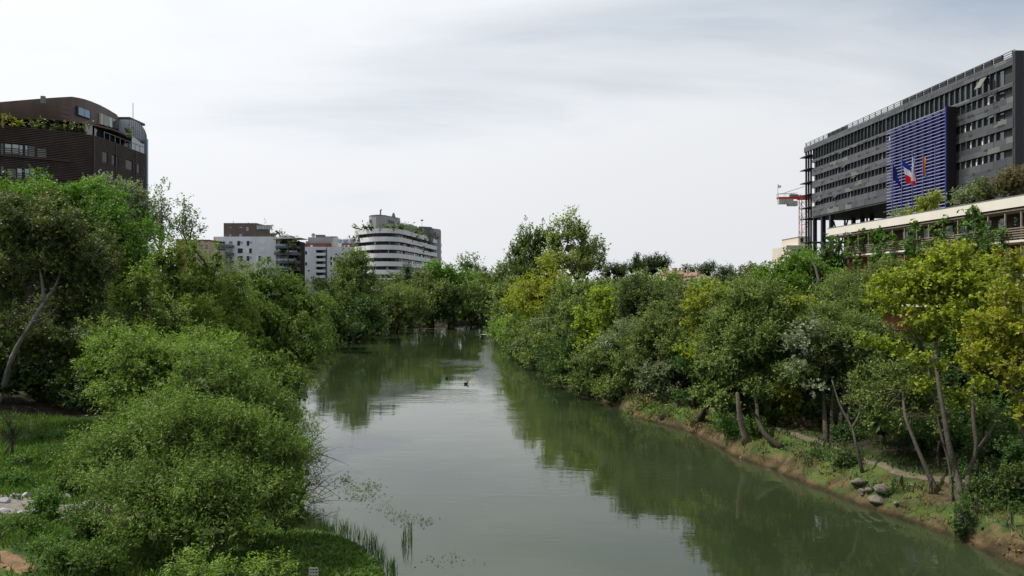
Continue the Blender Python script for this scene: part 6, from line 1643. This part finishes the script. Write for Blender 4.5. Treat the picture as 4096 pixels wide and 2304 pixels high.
# young staked tree on the meadow
b0 = base_at(12, 460); z0 = G(*b0); Yb = b0[1]
r_ = empty('young_tree', (b0[0], b0[1], z0), 'thin nearly bare young tree held by a slanting stake on the left meadow', 'tree')
rs = np.random.RandomState(3)
m = MB(); s_ = Yb/FPX
m.tube([(0, 0, -.1), (.02, 0, 18*s_), (.1, 0, 30*s_)], [.07, .05, .04], 6)
for k in range(26):
    a = rs.uniform(0, 6.28); l = rs.uniform(12, 30)*s_; st = Vector((.05, 0, rs.uniform(14, 30)*s_)); e = rs.uniform(.5, 1.3)
    en = st+Vector((math.cos(a)*math.cos(e)*l, math.sin(a)*math.cos(e)*l, math.sin(e)*l)); m.tube([st, st.lerp(en, .5)+Vector((0, 0, -.05)), en], [.025, .014, .006], 4)
    for q in range(3):
        s2 = st.lerp(en, rs.uniform(.4, .9)); m.tube([s2, s2+Vector(rs.normal(size=3))*.28], [.008, .004], 3)
m.build('trunk', M['bark_grey'], r_)
m = MB(); m.tube([(-.55, -.05, -.1), (-.02, .02, 17*s_)], [.05, .045], 6); m.build('stake', M['dead_wood'], r_)
V, Fc, tint, C = foliage([(.1, 0, 34*s_, 15*s_, 12*s_, 12*s_)], 5, 500, .06, .035)
mesh_obj('crown', V, Fc, SPEC['olive'][0], r_, tint=tint)

# ducks
for u, v, lb, rz in ((446.7, 378.6, 'dark duck swimming mid river, the further one', 1.2), (466, 384.2, 'dark duck swimming mid river, the nearer one', .6)):
    Y = EYE*FPX/(v-288); x = (u-512)/FPX*Y
    r_ = empty('duck', (x, Y, 0), lb, 'duck', 'ducks on the river', rz=rz)
    m = MB(); m.tube([(-.26, 0, .12), (-.18, 0, .09), (-.05, 0, .07), (.1, 0, .08), (.17, 0, .12), (.19, 0, .2), (.21, 0, .27), (.25, 0, .29), (.29, 0, .27)], [.015, .07, .11, .1, .06, .04, .045, .045, .012], 10); m.build('body', M['bark'], r_, smooth=True)
    m = MB(); m.tube([(.28, 0, .275), (.36, 0, .26)], [.02, .01], 5); m.build('beak', M['rail_wood'], r_)

# foam and sandbars
def waterpatch(name, label, u, v, du, cat, mat, hh=.03, dy=.5):
    Y = EYE*FPX/(v-288); x = (u-512)/FPX*Y; w = du*Y/FPX
    rs = np.random.RandomState(int(u)); m = MB(); n = 20
    poly = [(math.cos(a)*w/2*rs.uniform(.8, 1.1), math.sin(a)*dy*rs.uniform(.5, 1.2)) for a in np.linspace(0, 2*math.pi, n, endpoint=False)]
    m.prism(poly, -.1, hh); o = m.build(name, mat); o.location = (x, Y, 0); return tag(o, label, cat)
waterpatch('foam_patch', 'white foam streak off the tip of the right bank', 489, 334.3, 15, 'foam', M['foam'], .012, .5)
waterpatch('foam_patch', 'thin white line of foam under the far left bank', 424, 328.6, 34, 'foam', M['foam'], .01, .22)
waterpatch('floating_log', 'pale log lying at the waterline under the round willow', 404, 328.2, 6, 'log', M['dead_wood'], .35, .3)
waterpatch('mud_bar', 'narrow strip of mud in the water under the weeping tree', 335, 347.0, 9, 'mud', M['path'], .06, .5)

# floating water weed and reeds
rs = np.random.RandomState(12)
def floaters(name, label, spots, n, sz):
    V, Fc = [], []
    for _ in range(n):
        u, v, ru, rv = spots[rs.randint(len(spots))]
        uu, vv = u+rs.normal()*ru*.5, v+rs.normal()*rv*.5
        Y = EYE*FPX/(vv-288); x = (uu-512)/FPX*Y
        a = rs.uniform(0, 6.28); l = sz*rs.uniform(.4, 1.3); n0 = len(V)
        for k in range(5):
            t = a+k*1.2566; V.append((x+math.cos(t)*l*(1 if k % 2 else .6), Y+math.sin(t)*l*.8, .012+rs.uniform(0, .03)))
        Fc.append(tuple(n0+k for k in range(5)))
    tag(mesh_obj(name, V, Fc, SPEC['olive'][0], tint=rs.uniform(0, .8, len(Fc))), label, 'water weed', kind='stuff')
floaters('water_weed', 'small leaves of water weed floating off the willow bush', [(350, 489, 22, 7), (372, 487, 14, 7), (362, 498, 20, 5), (345, 480, 10, 6)], 430, .055)
floaters('water_weed', 'sparse floating weed leaves round the lone reeds', [(410, 521, 22, 7), (425, 522, 12, 5), (400, 516, 20, 5), (385, 508, 24, 6), (450, 560, 30, 8)], 260, .045)
def blades(name, label, cat, pts, hgt, wid, sp, lean=.25, seed=1, kind='stuff', tint=(0, 1), mat=None):
    """upright blades: pts is an (n,3) array of root points"""
    rs = np.random.RandomState(seed); p = np.asarray(pts, float); n = len(p)
    a = rs.uniform(0, 6.28, n); h = hgt*rs.uniform(.4, 1.2, n); w = wid*rs.uniform(.6, 1.3, n)
    d = np.stack([np.cos(a), np.sin(a), np.zeros(n)], -1); b = rs.uniform(0, 6.28, n)
    q = np.stack([np.cos(b), np.sin(b), np.zeros(n)], -1)*(h*lean*rs.uniform(0, 1.6, n))[:, None]
    up = np.array([0, 0, 1.0])
    v0 = p-d*w[:, None]/2; v1 = p+d*w[:, None]/2
    mid = p+q*.35+up*(h*.55)[:, None]; v2 = mid+d*w[:, None]*.4; v3 = mid-d*w[:, None]*.4; v4 = p+q+up*h[:, None]
    V = np.stack([v0, v1, v2, v3], 1).reshape(-1, 3); V2 = np.stack([v3, v2, v4, v4], 1)
    F1 = np.arange(n*4).reshape(-1, 4)
    allV = np.vstack([V, v4]); top = n*4+np.arange(n)
    F2 = np.stack([F1[:, 3], F1[:, 2], top], -1)
    faces = [tuple(f) for f in F1]+[tuple(f) for f in F2]
    o = mesh_obj(name, allV, faces, mat or SPEC[sp][0], tint=np.tile(rs.uniform(tint[0], tint[1], n), 2))
    return tag(o, label, cat, kind=kind)
def on_water(spots, n, zoff=-.05):
    out = []
    for _ in range(n):
        u, v, ru, rv = spots[rs.randint(len(spots))]; uu, vv = u+rs.normal()*ru*.5, v+rs.normal()*rv*.5
        Y = EYE*FPX/(vv-288); out.append(((uu-512)/FPX*Y, Y, zoff))
    return out
blades('reeds', 'lone dark reeds standing in open water near the peninsula', 'reeds', on_water([(407, 541, 6, 5), (412, 538, 3, 4), (404, 543, 3, 5)], 34), .9, .022, 'deep', .2, 2)
blades('reeds', 'dark reeds along the water side of the grassy peninsula', 'reeds', on_water([(340, 532, 10, 4), (358, 537, 12, 5), (370, 548, 8, 8), (381, 560, 7, 8), (325, 528, 14, 5), (392, 572, 5, 6), (310, 522, 10, 6)], 420), .55, .02, 'deep', .3, 3)

# ground cover, scattered over the banks
def scatter(x0, x1, y0, y1, n, seed, fn):
    r2 = np.random.RandomState(seed); x = r2.uniform(x0, x1, n); y = r2.uniform(y0, y1, n)
    z = ground(x, y); dl = seg_dist(x, y, LA); dr = seg_dist(x, y, RA)
    k = fn(x, y, z, dl, dr, r2); return np.stack([x, y, z-.02], -1)[k]
def patch(x, y, sc, seed):
    r2 = np.random.RandomState(seed); s = np.zeros_like(x)
    for _ in range(7):
        a = r2.uniform(0, 6.28); k = 6.28/sc*r2.uniform(.5, 2.2); s += np.sin((x*math.cos(a)+y*math.sin(a))*k+r2.uniform(0, 6.28))
    return s/7**.5
# bright cover on the peninsula
pen = scatter(-10.5, -3, 21.5, 30.5, 26000, 21, lambda x, y, z, dl, dr, r: (z > .03) & (dr > 6) & (patch(x, y, 1.2, 1) > -1.1) & (y > 22))
blades('ground_cover', 'bright green low plants covering the small peninsula', 'ground cover', pen[pen[:, 0] > -9.5], .15, .08, 'weed', .9, 31, tint=(.1, 1))
mead = scatter(-36, -9.5, 19, 47, 75000, 22, lambda x, y, z, dl, dr, r: (dl > .5) & (patch(x, y, 2.2, 2) > -1.1) & ~((np.abs(y-28.0) < 1.25) & (x < -12.5)) & ~((np.hypot(x+13.6, (y-22.4)*.8) < 1.2+.5*patch(x, y, .8, 9)) ))
blades('meadow_grass', 'long green grass and weeds on the left bank meadow', 'grass', mead, .3, .055, 'weed', .6, 32, tint=(0, .9))
blades('meadow_grass', 'dry straw coloured stalks mixed into the left bank meadow', 'grass', mead[(patch(mead[:, 0], mead[:, 1], 3, 8) > .5)][::3], .34, .03, 'dry', .5, 36, tint=(0, .7))
rb = scatter(6, 34, 22, 75, 60000, 23, lambda x, y, z, dl, dr, r: (dr > .35) & (z > .55) & (patch(x, y, 1.6, 3) > -.1+.4*(dr < 2)) & (dr < 9))
blades('bank_grass', 'dull green grass and low plants on the shaded right bank', 'grass', rb, .3, .06, 'deep', .7, 33, tint=(0, .6))  # dark leaf tone stands in for part of the canopy shade
ed = scatter(6, 20, 22, 60, 34000, 24, lambda x, y, z, dl, dr, r: (dr < 1.6) & (z > .04) & (z < 1.4) & (patch(x, y, 1.1, 4) > .25))
blades('bank_grass', 'dry yellowish tufts on the eroded edge of the right bank', 'grass', ed, .28, .04, 'dry', .7, 34, tint=(0, .8))
def rubble(name, label, pts, mat, smin, smax, seed):
    rs = np.random.RandomState(seed); V, Fc = [], []
    for p in pts:
        s = rs.uniform(smin, smax); n0 = len(V); d = unit(np.array([[1, 0, 0], [0, 1, 0], [-1, 0, 0], [0, -1, 0], [0, 0, 1], [0, 0, -1]]) + rs.normal(size=(6, 3))*.3)*s*rs.uniform(.6, 1.2, (6, 1))
        d[:, 2] *= .6
        V += [tuple(p+q) for q in d]; Fc += [(n0, n0+1, n0+4), (n0+1, n0+2, n0+4), (n0+2, n0+3, n0+4), (n0+3, n0, n0+4), (n0+1, n0, n0+5), (n0+2, n0+1, n0+5), (n0+3, n0+2, n0+5), (n0, n0+3, n0+5)]
    tag(mesh_obj(name, V, Fc, mat), label, 'rubble', kind='stuff')
cl = scatter(6, 20, 22, 58, 40000, 41, lambda x, y, z, dl, dr, r: (dr < 2.2) & (z > -.03) & (patch(x, y, 1.4, 6) > .1) & (r.uniform(0, 1, len(x)) < .5))
rubble('bank_rubble', 'small clods and stones strewn along the eroded edge of the right bank', cl[::2], M['bare_earth'], .02, .09, 5)
rubble('bank_rubble', 'dark wet lumps and roots at the waterline of the right bank', cl[1::3], M['bark'], .02, .10, 6)
gr_ = scatter(-34, -11.5, 26, 30, 2600, 42, lambda x, y, z, dl, dr, r: (np.abs(y-28.0) < 1.5) & (dl > 1.5))
rubble('gravel_stones', 'loose pale stones scattered on the gravel by the white boulders', gr_, M['white_rock'], .015, .07, 7)
# fallen twigs in the water off the willow bush
V_ = MB(); rs = np.random.RandomState(77)
for _ in range(60):
    u, v = 312+rs.uniform(0, 20), 440+rs.uniform(0, 85); Y = 27.5+rs.normal()*.8; st = P(u-12, min(v, 520), Y)
    d = Vector((rs.uniform(.3, 1), rs.normal()*.4, rs.uniform(-.5, .5))).normalized()*rs.uniform(.5, 1.4)
    V_.tube([st, st+d*.5+Vector((0, 0, .05)), st+d], [.014, .009, .004], 3)
o = V_.build('dead_branches', M['bark_grey']); tag(o, 'tangle of bare dark twigs hanging over the water beside the willow bush', 'branches', kind='stuff')
# perforated post top at the bottom edge
h = P(313.5, 572.5, 18.5)
r_ = empty('marker_post', (h.x, h.y, G(h.x, h.y)), 'grey post with a perforated square plate at the bottom picture edge', 'post')
zz_ = h.z-G(h.x, h.y)
m = MB(); m.box((-.03, -.03, -.1), (.03, .03, zz_-.1)); m.build('post', M['steel'], r_)
m = MB()
for i in range(4):
    m.box((-.11+i*.068, -.01, zz_-.12), (-.11+i*.068+.02, .01, zz_+.11)); m.box((-.11, -.009, zz_-.12+i*.07), (.114, .009, zz_-.12+i*.07+.02))
m.build('plate', M['concrete'], r_)

# low thickets that close the far banks down to the water
def bank_thicket(line, i0, side, y0, y1, n, seed, hmin, hmax, labels):
    rs2 = random.Random(seed)
    pts = []
    for (xa, ya), (xb, yb) in zip(line[:-1], line[1:]):
        l = math.hypot(xb-xa, yb-ya); k = max(1, int(l/1.0))
        for j in range(k): t = j/k; pts.append((xa+(xb-xa)*t, ya+(yb-ya)*t, (xb-xa)/l, (yb-ya)/l))
    pts = [p for p in pts if y0 <= p[1] <= y1 and abs(p[0]) < 40]
    words = 'first second third fourth fifth sixth seventh eighth ninth tenth eleventh twelfth thirteenth fourteenth fifteenth sixteenth seventeenth eighteenth nineteenth twentieth twenty-first twenty-second twenty-third twenty-fourth'.split()
    for j in range(n):
        p = pts[int((n-1-j+.5)/n*len(pts))]
        nx_, ny_ = (-p[3], p[2]) if side < 0 else (p[3], -p[2])
        off = rs2.uniform(.6, 2.0); x, y = p[0]+nx_*off, p[1]+ny_*off
        h = rs2.uniform(hmin, hmax); w = rs2.uniform(2.6, 4.0); z = G(x, y)
        sp, lb = rs2.choice(labels)
        bl = [(x, y, z+h*.42, w*.62, w*.62, h*.5), (x-nx_*1.2, y-ny_*1.2, max(.55, z*.4+.5), w*.6, w*.5, h*.26)]
        make_tree('bank_thicket', '%s, %s from the bend' % (lb, words[j]), 'bush', sp, bl, px=False, base=(x, y), trunk=.06, limbs=4, dens=.85, group='thickets on the far %s bank' % ('left' if side < 0 else 'right'))
bank_thicket(LEFT, 0, -1, 58, 206, 24, 3, 3.2, 5.5, (('deep', 'dark thicket overhanging the water below the white buildings'), ('greygreen', 'grey green thicket at the water below the white buildings')))
bank_thicket(RIGHT, 0, 1, 58, 172, 22, 4, 2.4, 4.6, (('deep', 'dark thicket overhanging the water, poplar side'), ('greygreen', 'grey green thicket at the water, poplar side'), ('lime', 'light green thicket at the water, poplar side')))
print('TRIS', TRIS)
